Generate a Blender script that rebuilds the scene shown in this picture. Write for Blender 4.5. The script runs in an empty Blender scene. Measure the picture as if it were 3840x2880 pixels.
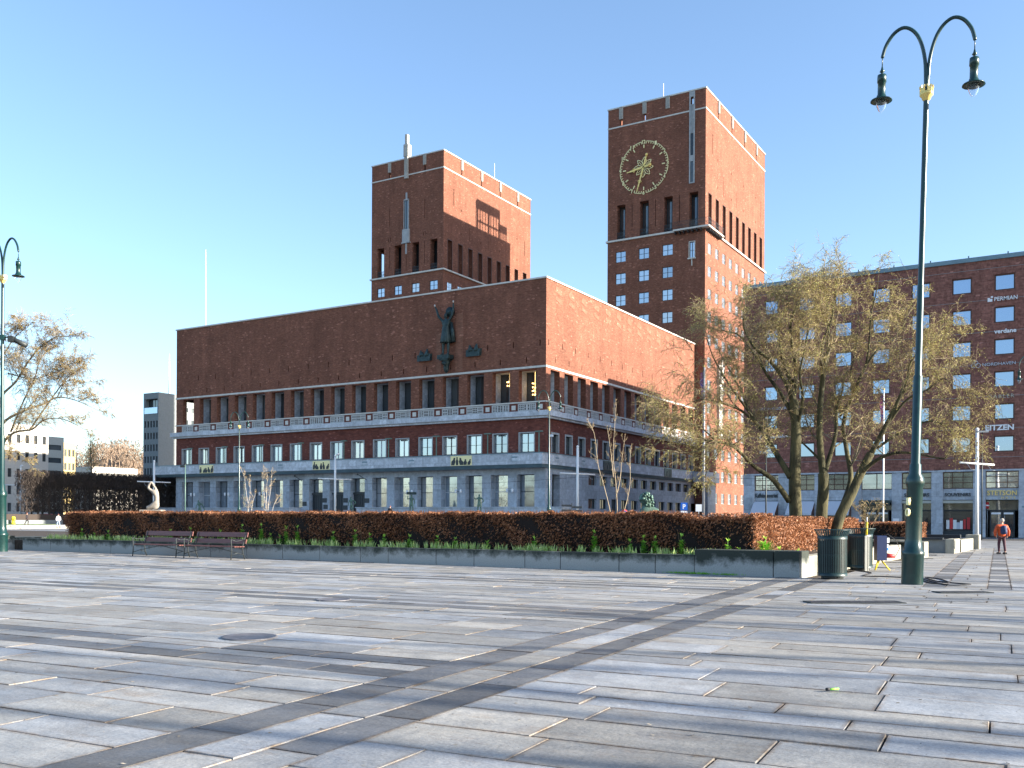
import bpy, bmesh, math, random
from mathutils import Vector, Matrix
random.seed(7)
R = math.radians
S = bpy.context.scene
COL = S.collection

# ------------------------------------------------------------------ camera
# world frame: origin = near corner of the town hall at ground level, x runs right along its front, y runs away from the viewer
CAM = Vector((50.44, -90.79, 1.4)); YAW = R(31.05); ROLL = R(0.29); FPX = 3580.0
cam = bpy.data.cameras.new('camera'); cam.sensor_width = 36; cam.lens = 36 * FPX / 3840
cam.shift_y = 506 / 3840; cam.clip_start = 0.1; cam.clip_end = 6000
co = bpy.data.objects.new('camera', cam); COL.objects.link(co)
co.matrix_world = Matrix.Translation(CAM) @ Matrix.Rotation(YAW, 4, 'Z') @ Matrix.Rotation(R(90), 4, 'X') @ Matrix.Rotation(ROLL, 4, 'Z')
S.camera = co

# ------------------------------------------------------------------ sky and sun
SUN = Vector((1, 0.249, 0.347)).normalized()
w = bpy.data.worlds.new('World'); S.world = w; w.use_nodes = True
nt = w.node_tree; nt.nodes.clear()
sky = nt.nodes.new('ShaderNodeTexSky'); sky.sky_type = 'NISHITA'; sky.sun_disc = False
sky.sun_elevation = math.asin(SUN.z); sky.sun_rotation = math.atan2(SUN.x, SUN.y)
sky.air_density = 1.0; sky.dust_density = 0.9; sky.ozone_density = 2.8
bg = nt.nodes.new('ShaderNodeBackground'); bg.inputs[1].default_value = 0.106
wo = nt.nodes.new('ShaderNodeOutputWorld')
nt.links.new(sky.outputs[0], bg.inputs[0]); nt.links.new(bg.outputs[0], wo.inputs[0])
sl = bpy.data.lights.new('sun', 'SUN'); sl.energy = 4.7; sl.angle = R(0.5); sl.color = (1.0, 0.93, 0.80)
so = bpy.data.objects.new('sun', sl); COL.objects.link(so); so.rotation_euler = SUN.to_track_quat('Z', 'Y').to_euler()
S.view_settings.view_transform = 'Standard'; S.view_settings.look = 'None'
S.view_settings.exposure = 1.72; S.view_settings.gamma = 1.0; S.view_settings.use_curve_mapping = False
try:
    S.cycles.max_bounces = 6; S.cycles.transparent_max_bounces = 6; S.cycles.use_denoising = True
except Exception: pass

# ------------------------------------------------------------------ helpers
def at(px, py, d):
    "a point of the place d metres in front of the camera, from where it is sighted in the photograph"
    a = (px - 1920) / FPX; b = (py - 1946) / FPX; c, s = math.cos(ROLL), math.sin(ROLL)
    xc = a * c + b * s; yc = -a * s + b * c
    X, Y, Z = xc * d, d, -yc * d
    c, s = math.cos(YAW), math.sin(YAW)
    return Vector((CAM.x + X * c - Y * s, CAM.y + X * s + Y * c, CAM.z + Z))
def gxy(px, d): p = at(px, 1946, d); return (p.x, p.y)

def tag(o, label=None, cat=None, group=None, kind=None):
    for k, v in (('label', label), ('category', cat), ('group', group), ('kind', kind)):
        if v: o[k] = v
    return o
def empty(name, loc, rz=0.0, label=None, cat=None, group=None, kind=None):
    o = bpy.data.objects.new(name, None); COL.objects.link(o); o.location = loc; o.rotation_euler = (0, 0, rz)
    o.empty_display_size = 0.2
    return tag(o, label, cat, group, kind)
def obj(name, me, mat=None, parent=None, loc=None, rz=None):
    o = bpy.data.objects.new(name, me); COL.objects.link(o)
    if mat is not None and not me.materials: me.materials.append(mat)
    if parent is not None: o.parent = parent
    if loc is not None: o.location = loc
    if rz is not None: o.rotation_euler = (0, 0, rz)
    return o
def children(o): return [c for c in bpy.data.objects if c.parent == o]
def copy_tree(o, parent=None, kids=None):
    c = o.copy(); COL.objects.link(c); c.parent = parent
    for ch in (o.children if kids is None else kids): copy_tree(ch, c)
    return c

class MB:
    "collects boxes, tubes, quads; build() links them as ONE mesh"
    def __init__(s): s.v = []; s.f = []; s.m = []; s.cur = 0; s.smooth = []
    def add(s, vs, fs, smooth=False):
        b = len(s.v); s.v.extend([tuple(v) for v in vs])
        for f in fs: s.f.append(tuple(b + i for i in f)); s.m.append(s.cur); s.smooth.append(smooth)
    def quad(s, a, b, c, d): s.add((a, b, c, d), ((0, 1, 2, 3),))
    def box(s, x0, x1, y0, y1, z0, z1, M=None):
        vs = [Vector(p) for p in ((x0, y0, z0), (x1, y0, z0), (x1, y1, z0), (x0, y1, z0), (x0, y0, z1), (x1, y0, z1), (x1, y1, z1), (x0, y1, z1))]
        if M is not None: vs = [M @ v for v in vs]
        s.add(vs, ((0, 3, 2, 1), (4, 5, 6, 7), (0, 1, 5, 4), (1, 2, 6, 5), (2, 3, 7, 6), (3, 0, 4, 7)))
    def cbox(s, x0, x1, y0, y1, z0, z1, c=0.01, M=None):
        "box with its upper edges chamfered"
        vs = []
        for z, i in ((z0, 0), (z1 - c, 0), (z1, c)):
            vs += [Vector(p) for p in ((x0 + i, y0 + i, z), (x1 - i, y0 + i, z), (x1 - i, y1 - i, z), (x0 + i, y1 - i, z))]
        if M is not None: vs = [M @ v for v in vs]
        fs = [(0, 1, 5, 4), (1, 2, 6, 5), (2, 3, 7, 6), (3, 0, 4, 7), (4, 5, 9, 8), (5, 6, 10, 9), (6, 7, 11, 10), (7, 4, 8, 11), (8, 9, 10, 11), (0, 3, 2, 1)]
        s.add(vs, fs)
    def tube(s, pts, rad, n=8, cap=True, M=None):
        pts = [Vector(p) for p in pts]
        if M is not None: pts = [M @ p for p in pts]
        if not hasattr(rad, '__len__'): rad = [rad] * len(pts)
        vs = []; prev = None
        for i, p in enumerate(pts):
            t = (pts[min(i + 1, len(pts) - 1)] - pts[max(i - 1, 0)])
            if t.length < 1e-9: t = Vector((0, 0, 1))
            t.normalize()
            if prev is None: a = t.orthogonal().normalized()
            else:
                a = prev - t * prev.dot(t)
                a = a.normalized() if a.length > 1e-6 else t.orthogonal().normalized()
            prev = a; b = t.cross(a)
            for k in range(n):
                an = 2 * math.pi * k / n; vs.append(p + (a * math.cos(an) + b * math.sin(an)) * rad[i])
        fs = []
        for i in range(len(pts) - 1):
            for k in range(n): fs.append((i * n + k, i * n + (k + 1) % n, (i + 1) * n + (k + 1) % n, (i + 1) * n + k))
        if cap:
            fs.append(tuple(range(n - 1, -1, -1))); L = (len(pts) - 1) * n; fs.append(tuple(L + k for k in range(n)))
        s.add(vs, fs, True)
    def lathe(s, prof, n=20, c=(0, 0, 0), cap=False, M=None):
        vs = []
        for r, z in prof:
            for k in range(n):
                a = 2 * math.pi * k / n; p = Vector((c[0] + r * math.cos(a), c[1] + r * math.sin(a), c[2] + z)); vs.append(M @ p if M is not None else p)
        fs = [(i * n + k, i * n + (k + 1) % n, (i + 1) * n + (k + 1) % n, (i + 1) * n + k) for i in range(len(prof) - 1) for k in range(n)]
        if cap: fs.append(tuple(range(n - 1, -1, -1))); L = (len(prof) - 1) * n; fs.append(tuple(L + k for k in range(n)))
        s.add(vs, fs, True)
    def ball(s, c, r, n=10, sz=1.0):
        m = n // 2 + 1
        s.lathe([(max(1e-3, r * math.sin(math.pi * i / m)), -r * sz * math.cos(math.pi * i / m)) for i in range(m + 1)], n, c)
    def mesh(s, name='mesh', uv=True):
        me = bpy.data.meshes.new(name); me.from_pydata(s.v, [], s.f)
        n = len(me.polygons)
        me.polygons.foreach_set('material_index', s.m); me.polygons.foreach_set('use_smooth', s.smooth)
        if uv and n:
            ul = me.uv_layers.new(name='UVMap'); data = [0.0] * (2 * len(me.loops)); V = s.v
            me.update()
            for p in me.polygons:
                nx, ny, nz = abs(p.normal.x), abs(p.normal.y), abs(p.normal.z)
                for li in p.loop_indices:
                    v = V[me.loops[li].vertex_index]
                    if nz > 0.72: a, b = v[0], v[1]
                    elif nx > ny: a, b = v[1], v[2]
                    else: a, b = v[0], v[2]
                    data[2 * li] = a; data[2 * li + 1] = b
            ul.data.foreach_set('uv', data)
        me.update(); return me
    def build(s, name, mats, parent=None, uv=True, **k):
        me = s.mesh(name, uv)
        for m in (mats if isinstance(mats, (list, tuple)) else [mats]): me.materials.append(m)
        return obj(name, me, None, parent, **k)

# ------------------------------------------------------------------ materials
def mat(name, col, rough=0.8, metal=0.0, spec=0.4, noise=0.0, nscale=3.0, col2=None, bump=0.0, bscale=40.0, coord='Object', sheen=0, stretch=None):
    m = bpy.data.materials.new(name); m.use_nodes = True; t = m.node_tree; N = t.nodes; L = t.links
    b = N['Principled BSDF']; b.inputs['Base Color'].default_value = (*col, 1); b.inputs['Roughness'].default_value = rough
    b.inputs['Metallic'].default_value = metal; b.inputs['Specular IOR Level'].default_value = spec
    tc = N.new('ShaderNodeTexCoord'); src = tc.outputs[coord]
    if stretch:
        mp = N.new('ShaderNodeMapping'); mp.inputs['Scale'].default_value = stretch; L.new(src, mp.inputs[0]); src = mp.outputs[0]
    if noise > 0 or col2:
        n = N.new('ShaderNodeTexNoise'); n.inputs['Scale'].default_value = nscale; n.inputs['Detail'].default_value = 6; n.inputs['Roughness'].default_value = 0.65
        L.new(src, n.inputs['Vector'])
        r = N.new('ShaderNodeValToRGB'); c2 = col2 or tuple(c * (1 - noise) for c in col); c1 = col if col2 else tuple(min(1, c * (1 + noise)) for c in col)
        r.color_ramp.elements[0].position = 0.35; r.color_ramp.elements[1].position = 0.65
        r.color_ramp.elements[0].color = (*c2, 1); r.color_ramp.elements[1].color = (*c1, 1)
        L.new(n.outputs['Fac'], r.inputs[0]); L.new(r.outputs[0], b.inputs['Base Color'])
    if bump > 0:
        n2 = N.new('ShaderNodeTexNoise'); n2.inputs['Scale'].default_value = bscale; n2.inputs['Detail'].default_value = 4; L.new(src, n2.inputs['Vector'])
        bp = N.new('ShaderNodeBump'); bp.inputs['Strength'].default_value = bump; bp.inputs['Distance'].default_value = 0.02
        L.new(n2.outputs['Fac'], bp.inputs['Height']); L.new(bp.outputs[0], b.inputs['Normal'])
    return m

def brick_mat(name, c1, c2, mort, bw=0.24, bh=0.078, soldier=False, speck=0.26, patch=0.2):
    m = bpy.data.materials.new(name); m.use_nodes = True; t = m.node_tree; N = t.nodes; L = t.links
    b = N['Principled BSDF']; b.inputs['Roughness'].default_value = 0.9; b.inputs['Specular IOR Level'].default_value = 0.2
    uv = N.new('ShaderNodeUVMap'); uv.uv_map = 'UVMap'
    br = N.new('ShaderNodeTexBrick'); br.inputs['Scale'].default_value = 1.0
    br.inputs['Brick Width'].default_value = bw; br.inputs['Row Height'].default_value = bh; br.inputs['Mortar Size'].default_value = 0.006
    br.inputs['Color1'].default_value = (*c1, 1); br.inputs['Color2'].default_value = (*c2, 1); br.inputs['Mortar'].default_value = (*mort, 1)
    br.inputs['Bias'].default_value = -0.1
    L.new(uv.outputs[0], br.inputs['Vector'])
    n1 = N.new('ShaderNodeTexNoise'); n1.inputs['Scale'].default_value = 0.32; n1.inputs['Detail'].default_value = 8; n1.inputs['Roughness'].default_value = 0.7
    L.new(uv.outputs[0], n1.inputs['Vector'])
    mr = N.new('ShaderNodeMapRange'); mr.inputs['From Min'].default_value = 0.3; mr.inputs['From Max'].default_value = 0.7
    mr.inputs['To Min'].default_value = 1 - patch; mr.inputs['To Max'].default_value = 1 + patch; L.new(n1.outputs['Fac'], mr.inputs[0])
    # coarse clusters of over-burnt and pale bricks, a few decimetres across
    mp = N.new('ShaderNodeMapping'); mp.inputs['Scale'].default_value = (1.6, 4.6, 1); L.new(uv.outputs[0], mp.inputs[0])
    n2 = N.new('ShaderNodeTexNoise'); n2.inputs['Scale'].default_value = 1.0; n2.inputs['Detail'].default_value = 5; n2.inputs['Roughness'].default_value = 0.8; L.new(mp.outputs[0], n2.inputs['Vector'])
    mr2 = N.new('ShaderNodeMapRange'); mr2.inputs['From Min'].default_value = 0.3; mr2.inputs['From Max'].default_value = 0.7
    mr2.inputs['To Min'].default_value = 1 - speck; mr2.inputs['To Max'].default_value = 1 + speck; L.new(n2.outputs['Fac'], mr2.inputs[0])
    mp4 = N.new('ShaderNodeMapping'); mp4.inputs['Scale'].default_value = (1.1, .07, 1); L.new(uv.outputs[0], mp4.inputs[0])
    n4 = N.new('ShaderNodeTexNoise'); n4.inputs['Scale'].default_value = 1.0; n4.inputs['Detail'].default_value = 5; n4.inputs['Roughness'].default_value = .65; L.new(mp4.outputs[0], n4.inputs['Vector'])
    mr4 = N.new('ShaderNodeMapRange'); mr4.inputs['From Min'].default_value = .3; mr4.inputs['From Max'].default_value = .7; mr4.inputs['To Min'].default_value = .86; mr4.inputs['To Max'].default_value = 1.12; L.new(n4.outputs['Fac'], mr4.inputs[0])
    m0 = N.new('ShaderNodeMath'); m0.operation = 'MULTIPLY'; L.new(mr.outputs[0], m0.inputs[0]); L.new(mr4.outputs[0], m0.inputs[1])
    mu = N.new('ShaderNodeMath'); mu.operation = 'MULTIPLY'; L.new(m0.outputs[0], mu.inputs[0]); L.new(mr2.outputs[0], mu.inputs[1])
    mx = N.new('ShaderNodeVectorMath'); mx.operation = 'SCALE'; L.new(br.outputs['Color'], mx.inputs[0]); L.new(mu.outputs[0], mx.inputs['Scale'])
    # sparse pale bricks
    mp3 = N.new('ShaderNodeMapping'); mp3.inputs['Scale'].default_value = (3.2, 7.5, 1); L.new(uv.outputs[0], mp3.inputs[0])
    wn = N.new('ShaderNodeTexVoronoi'); wn.inputs['Scale'].default_value = 1.0; L.new(mp3.outputs[0], wn.inputs['Vector'])
    sp = N.new('ShaderNodeSeparateColor'); L.new(wn.outputs['Color'], sp.inputs[0])
    gt = N.new('ShaderNodeMapRange'); gt.inputs['From Min'].default_value = 0.955; gt.inputs['From Max'].default_value = 0.99; gt.inputs['To Max'].default_value = 0.55; L.new(sp.outputs[0], gt.inputs[0])
    mix = N.new('ShaderNodeMix'); mix.data_type = 'RGBA'; L.new(gt.outputs[0], mix.inputs['Factor']); L.new(mx.outputs[0], mix.inputs['A'])
    mix.inputs['B'].default_value = (*tuple(min(1, c * 1.9 + 0.05) for c in c1), 1)
    L.new(mix.outputs['Result'], b.inputs['Base Color'])
    bp = N.new('ShaderNodeBump'); bp.inputs['Strength'].default_value = 0.5; bp.inputs['Distance'].default_value = 0.012
    L.new(br.outputs['Fac'], bp.inputs['Height']); bp.invert = True; L.new(bp.outputs[0], b.inputs['Normal'])
    return m

def stone_mat(name, c, bw=1.1, bh=0.7, joint=0.012, var=0.16, jc=0.6, mottle=2.2):
    m = bpy.data.materials.new(name); m.use_nodes = True; t = m.node_tree; N = t.nodes; L = t.links
    b = N['Principled BSDF']; b.inputs['Roughness'].default_value = 0.65; b.inputs['Specular IOR Level'].default_value = 0.4
    uv = N.new('ShaderNodeUVMap'); uv.uv_map = 'UVMap'
    br = N.new('ShaderNodeTexBrick'); br.inputs['Scale'].default_value = 1.0
    br.inputs['Brick Width'].default_value = bw; br.inputs['Row Height'].default_value = bh; br.inputs['Mortar Size'].default_value = joint
    br.inputs['Color1'].default_value = (*tuple(x * (1 + var) for x in c), 1); br.inputs['Color2'].default_value = (*tuple(x * (1 - var) for x in c), 1)
    br.inputs['Mortar'].default_value = (*tuple(x * jc for x in c), 1); L.new(uv.outputs[0], br.inputs['Vector'])
    n = N.new('ShaderNodeTexNoise'); n.inputs['Scale'].default_value = mottle; n.inputs['Detail'].default_value = 8; n.inputs['Roughness'].default_value = 0.75; L.new(uv.outputs[0], n.inputs['Vector'])
    mr = N.new('ShaderNodeMapRange'); mr.inputs['From Min'].default_value = 0.3; mr.inputs['From Max'].default_value = 0.7; mr.inputs['To Min'].default_value = 0.68; mr.inputs['To Max'].default_value = 1.36; L.new(n.outputs['Fac'], mr.inputs[0])
    mx = N.new('ShaderNodeVectorMath'); mx.operation = 'SCALE'; L.new(br.outputs['Color'], mx.inputs[0]); L.new(mr.outputs[0], mx.inputs['Scale'])
    L.new(mx.outputs[0], b.inputs['Base Color'])
    return m

M = {}
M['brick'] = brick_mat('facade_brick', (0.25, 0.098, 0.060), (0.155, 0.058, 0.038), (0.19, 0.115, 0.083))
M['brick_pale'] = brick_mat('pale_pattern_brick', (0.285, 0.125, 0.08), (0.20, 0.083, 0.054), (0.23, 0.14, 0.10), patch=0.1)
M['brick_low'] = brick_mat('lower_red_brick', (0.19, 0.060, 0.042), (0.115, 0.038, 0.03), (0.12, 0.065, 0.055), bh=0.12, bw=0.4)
M['brick_right'] = brick_mat('office_brick', (0.25, 0.108, 0.084), (0.175, 0.072, 0.057), (0.21, 0.125, 0.10), bw=0.12, bh=0.24, speck=0.5, patch=0.12)
M['stone'] = stone_mat('grey_blue_stone', (0.50, 0.52, 0.555))
M['stone_pier'] = stone_mat('pier_stone', (0.38, 0.405, 0.445), bw=1.6, bh=1.2)
M['trim'] = mat('pale_stone_trim', (0.60, 0.575, 0.52), 0.7, noise=0.12, nscale=1.5)
M['fin'] = mat('fin_stone', (0.42, 0.40, 0.36), 0.8, noise=.2, nscale=4)
M['trim_grey'] = mat('grey_stone_trim', (0.36, 0.37, 0.37), 0.7, noise=0.15, nscale=2)
M['panel'] = mat('pierced_panel_stone', (0.46, 0.45, 0.43), 0.75, noise=0.15, nscale=3)
M['dark'] = mat('dark_opening', (0.012, 0.011, 0.012), 0.9)
M['interior'] = mat('dark_interior', (0.05, 0.04, 0.035), 0.9)
M['glass'] = mat('window_glass', (0.50, 0.53, 0.56), 0.04, metal=0.75, spec=0.8)
M['glass_dark'] = mat('dark_window_glass', (0.10, 0.115, 0.125), 0.05, metal=0.6, spec=0.8)
for i_, (c_, r_, me_) in enumerate((((.50, .54, .58), .02, .78), ((.44, .50, .56), .05, .7), ((.56, .57, .58), .03, .62), ((.38, .43, .48), .04, .7))):
    M['glass%d' % i_] = mat('window_glass_%s' % 'abcd'[i_], c_, r_, metal=me_, spec=.8, bump=.12, bscale=1.1)
for i_, (c_, r_, me_) in enumerate((((.12, .135, .145), .04, .65), ((.07, .08, .09), .06, .5), ((.17, .18, .18), .05, .6))):
    M['glassd%d' % i_] = mat('dim_window_glass_%s' % 'abc'[i_], c_, r_, metal=me_, spec=.8, bump=.12, bscale=1.1)
M['frame_dark'] = mat('dark_window_frame', (0.035, 0.04, 0.045), 0.5)
M['frame_brown'] = mat('brown_window_frame', (0.10, 0.045, 0.03), 0.5)
M['frame_white'] = mat('pale_window_frame', (0.5, 0.49, 0.5), 0.5)
M['gold'] = mat('gilded_metal', (0.90, 0.66, 0.22), 0.4, metal=0.35)
M['pale_gold'] = mat('weathered_gilding', (0.92, 0.80, 0.42), 0.5, metal=0.1)
M['bronze'] = mat('dark_bronze', (0.035, 0.055, 0.055), 0.5, metal=0.5, noise=0.4, nscale=3)
M['bronze_green'] = mat('green_bronze', (0.10, 0.17, 0.14), 0.5, metal=0.4, noise=0.4, nscale=6)
M['green'] = mat('dark_green_paint', (0.006, 0.034, 0.031), 0.3, spec=0.6, noise=0.2, nscale=8)
M['green_far'] = mat('weathered_green_paint', (0.10, 0.17, 0.14), 0.4, spec=0.5)
M['bin'] = mat('bin_green_paint', (0.009, 0.033, 0.033), 0.42, spec=0.5, noise=0.35, nscale=5, col2=(0.006, 0.02, 0.022))
M['white'] = mat('white_paint', (0.78, 0.77, 0.76), 0.5)
M['sign_white'] = mat('white_sign', (0.8, 0.8, 0.82), 0.5)
M['cover'] = mat('manhole_iron', (.13, .125, .135), .6, metal=.2, noise=.25, nscale=9)
M['grey_metal'] = mat('grey_metal', (0.33, 0.34, 0.36), 0.45, metal=0.5)
M['roof_metal'] = mat('blue_grey_roof_metal', (0.17, 0.25, 0.29), 0.45, metal=0.3, noise=0.15, nscale=1)
M['roof'] = mat('flat_roof', (0.12, 0.12, 0.12), 0.9)
M['asphalt'] = mat('asphalt', (0.075, 0.073, 0.075), 0.9, noise=0.25, nscale=1.2, bump=0.3)
M['grass'] = mat('lawn_grass', (0.10, 0.15, 0.035), 0.9, noise=0.4, nscale=1.5)
M['soil'] = mat('soil', (0.05, 0.035, 0.025), 0.95, noise=0.5, nscale=6, bump=0.6)
M['gravel'] = mat('gravel', (0.30, 0.27, 0.23), 0.9, noise=0.3, nscale=10)
M['bark'] = mat('mossy_bark', (0.11, 0.095, 0.042), 0.9, col2=(0.022, 0.022, 0.012), nscale=4, bump=0.8, bscale=20, stretch=(1, 1, 0.35))
M['bark_grey'] = mat('grey_bark', (0.30, 0.25, 0.16), 0.9, col2=(0.10, 0.085, 0.055), nscale=8)
M['twig'] = mat('brown_twigs', (0.34, 0.25, 0.145), 0.85, col2=(0.17, 0.12, 0.07), nscale=3)
M['twig_dark'] = mat('dark_twigs', (0.06, 0.045, 0.038), 0.9)
M['bud'] = mat('yellow_green_buds', (0.42, 0.36, 0.10), 0.7, col2=(0.30, 0.22, 0.08), nscale=2.5)
M['wood'] = mat('bench_wood', (0.16, 0.06, 0.05), 0.45, noise=0.25, nscale=6, stretch=(0.3, 4, 4))
M['iron'] = mat('bench_iron', (0.04, 0.045, 0.045), 0.5, metal=0.3)
M['yellow'] = mat('yellow_plastic', (0.75, 0.55, 0.03), 0.5)
M['blue'] = mat('blue_cabinet', (0.008, 0.02, 0.075), 0.5)
M['red'] = mat('red_plastic', (0.55, 0.04, 0.04), 0.5)
M['rubber'] = mat('black_rubber', (0.015, 0.015, 0.018), 0.6)
M['skin'] = mat('skin', (0.50, 0.30, 0.22), 0.6)
M['stone_figure'] = mat('pale_granite_sculpture', (0.27, 0.235, 0.20), 0.8, noise=0.15, nscale=6)
M['awning'] = mat('pale_awning_cloth', (0.50, 0.52, 0.58), 0.8)
M['cream'] = mat('cream_render', (0.58, 0.53, 0.46), 0.85, noise=0.06)
M['conc_grey'] = mat('grey_concrete', (0.22, 0.235, 0.235), 0.85, noise=0.08)
M['conc_light'] = mat('light_concrete', (0.42, 0.41, 0.36), 0.85, noise=0.06)
M['lamp_glass'] = mat('lamp_globe', (0.75, 0.80, 0.85), 0.1, spec=0.6)
for nm in ('lamp_glass',):
    b = M[nm].node_tree.nodes['Principled BSDF']; b.inputs['Transmission Weight'].default_value = 0.92; b.inputs['IOR'].default_value = 1.06
def emis(name, col, s):
    m = bpy.data.materials.new(name); m.use_nodes = True; b = m.node_tree.nodes['Principled BSDF']
    b.inputs['Base Color'].default_value = (*col, 1); b.inputs['Emission Color'].default_value = (*col, 1); b.inputs['Emission Strength'].default_value = s
    return m
M['lamp_lit'] = emis('lit_lamp', (1.0, 0.62, 0.22), 1.6)

# ------------------------------------------------------------------ wall pieces
FRONT = lambda y0: (lambda s, z, d: (s, y0 + d, z))      # a wall facing -y, s = x
RIGHT = lambda x0: (lambda s, z, d: (x0 - d, s, z))      # a wall facing +x, s = y
LEFT = lambda x0: (lambda s, z, d: (x0 + d, -s, z))      # a wall facing -x, s = -y
def wall(mb, P, s0, s1, z0, z1, holes=(), depth=0.3, d0=0.0, mi=0, reveal_mi=None, reveals=True):
    zs = sorted({z0, z1, *[h[2] for h in holes], *[h[3] for h in holes]}); zs = [z for z in zs if z0 <= z <= z1]
    mb.cur = mi
    for a, b in zip(zs, zs[1:]):
        zc = (a + b) / 2; cuts = sorted((h[0], h[1]) for h in holes if h[2] < zc < h[3]); x = s0
        for c in cuts + [(s1, s1)]:
            if c[0] > x + 1e-4: mb.quad(P(x, a, d0), P(c[0], a, d0), P(c[0], b, d0), P(x, b, d0))
            x = max(x, c[1])
    if reveals:
        mb.cur = mi if reveal_mi is None else reveal_mi
        for h in holes: reveal(mb, P, h, d0, d0 + (h[4] if len(h) > 4 else depth))
        mb.cur = mi
def reveal(mb, P, h, d0, d1):
    a, b, c, e = h[:4]
    mb.quad(P(a, c, d0), P(a, e, d0), P(a, e, d1), P(a, c, d1))
    mb.quad(P(b, c, d0), P(b, c, d1), P(b, e, d1), P(b, e, d0))
    mb.quad(P(a, e, d0), P(b, e, d0), P(b, e, d1), P(a, e, d1))
    mb.quad(P(a, c, d0), P(a, c, d1), P(b, c, d1), P(b, c, d0))

_wc = {}; _rw = random.Random(99)
def window(parent, P, h, d, style='cross', fm=None, gm=None, name='window', surround=None):
    "a window in hole h of wall P at depth d: frame mesh > pane; meshes shared between alike windows"
    a, b, c, e = h[:4]; w_, h_ = round(b - a, 3), round(e - c, 3); fm = fm or M['frame_dark']; gm = gm or M['glass']
    if gm is M['glass']: gm = M['glass%d' % _rw.choice((0, 0, 1, 1, 2, 3))]
    elif gm is M['glass_dark']: gm = M['glassd%d' % _rw.randrange(3)]
    key = (w_, h_, style, fm.name, gm.name, surround.name if surround else '')
    if key not in _wc:
        mb = MB(); t = 0.06 if style != 'thick' else 0.11
        mb.box(0, t, -0.05, 0.05, 0, h_); mb.box(w_ - t, w_, -0.05, 0.05, 0, h_); mb.box(t, w_ - t, -0.05, 0.05, h_ - t, h_); mb.box(t, w_ - t, -0.05, 0.05, 0, t)
        if style in ('cross', 'mull'): mb.box(w_ / 2 - 0.035, w_ / 2 + 0.035, -0.045, 0.045, t, h_ - t)
        if style == 'cross':
            mb.box(t, w_ / 2 - 0.036, -0.04, 0.04, h_ * 0.47, h_ * 0.47 + 0.035); mb.box(w_ / 2 + 0.036, w_ - t, -0.04, 0.04, h_ * 0.47, h_ * 0.47 + 0.035)
        if style == 'transom': mb.box(t, w_ - t, -0.045, 0.045, h_ * 0.47, h_ * 0.47 + 0.07)
        if style == 'loggia':
            mb.box(t, w_ - t, -0.045, 0.045, h_ * 0.3, h_ * 0.3 + 0.09); mb.box(w_ * 0.55, w_ * 0.55 + 0.09, -0.05, 0.05, t, h_ - t)
        if style == 'rows':
            for k in (1, 2): mb.box(t, w_ - t, -0.045, 0.045, h_ * k / 3, h_ * k / 3 + 0.06)
            mb.box(w_ * .3, w_ * .3 + .05, -0.04, 0.04, t, h_ - t); mb.box(w_ * .65, w_ * .65 + .05, -0.04, 0.04, t, h_ - t)
        fme = mb.mesh('window_frame', False); fme.materials.append(fm)
        g = MB(); g.quad((t / 2, 0.01, t / 2), (w_ - t / 2, 0.01, t / 2), (w_ - t / 2, 0.01, h_ - t / 2), (t / 2, 0.01, h_ - t / 2))
        g.quad((0, 0.049, 0), (0, 0.049, h_), (w_, 0.049, h_), (w_, 0.049, 0))
        gme = g.mesh('window_pane', False); gme.materials.append(gm)
        _wc[key] = (fme, gme)
    fme, gme = _wc[key]
    p0 = Vector(P(a, c, d)); p1 = Vector(P(b, c, d)); ang = math.atan2(p1.y - p0.y, p1.x - p0.x)
    o = obj(name, fme, None, parent, p0, ang); g = obj('pane', gme, None, o)
    return o
def part(mb, name, mats, parent): return mb.build(name, mats, parent)

def text_mesh(txt, size, M_, ext=0.03, bold=0.0, spacing=1.0, align='LEFT', shear=0.0):
    cu = bpy.data.curves.new('text', 'FONT'); cu.body = txt; cu.size = size; cu.extrude = ext; cu.offset = bold; cu.space_character = spacing
    cu.align_x = align; cu.resolution_u = 3; cu.shear = shear
    o = bpy.data.objects.new('text', cu); COL.objects.link(o)
    dg = bpy.context.evaluated_depsgraph_get(); me = bpy.data.meshes.new_from_object(o.evaluated_get(dg))
    bpy.data.objects.remove(o); bpy.data.curves.remove(cu)
    me.materials.clear(); me.materials.append(M_); return me
def put_text(name, txt, x, y, z, width, height, M_, parent=None, bold=0.0, ext=0.03, rz=0.0, **k):
    "lettering on a wall facing -y, scaled to a width and cap height"
    me = text_mesh(txt, 1.0, M_, ext, bold, **k)
    xs = [v.co.x for v in me.vertices]; ys = [v.co.y for v in me.vertices]
    sx = width / (max(xs) - min(xs)); sy = height / (max(ys) - min(ys)); mx, my = min(xs), min(ys)
    for v in me.vertices: v.co = Vector(((v.co.x - mx) * sx, -v.co.z, (v.co.y - my) * sy))
    return obj(name, me, None, parent, (x, y, z), rz)

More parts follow.
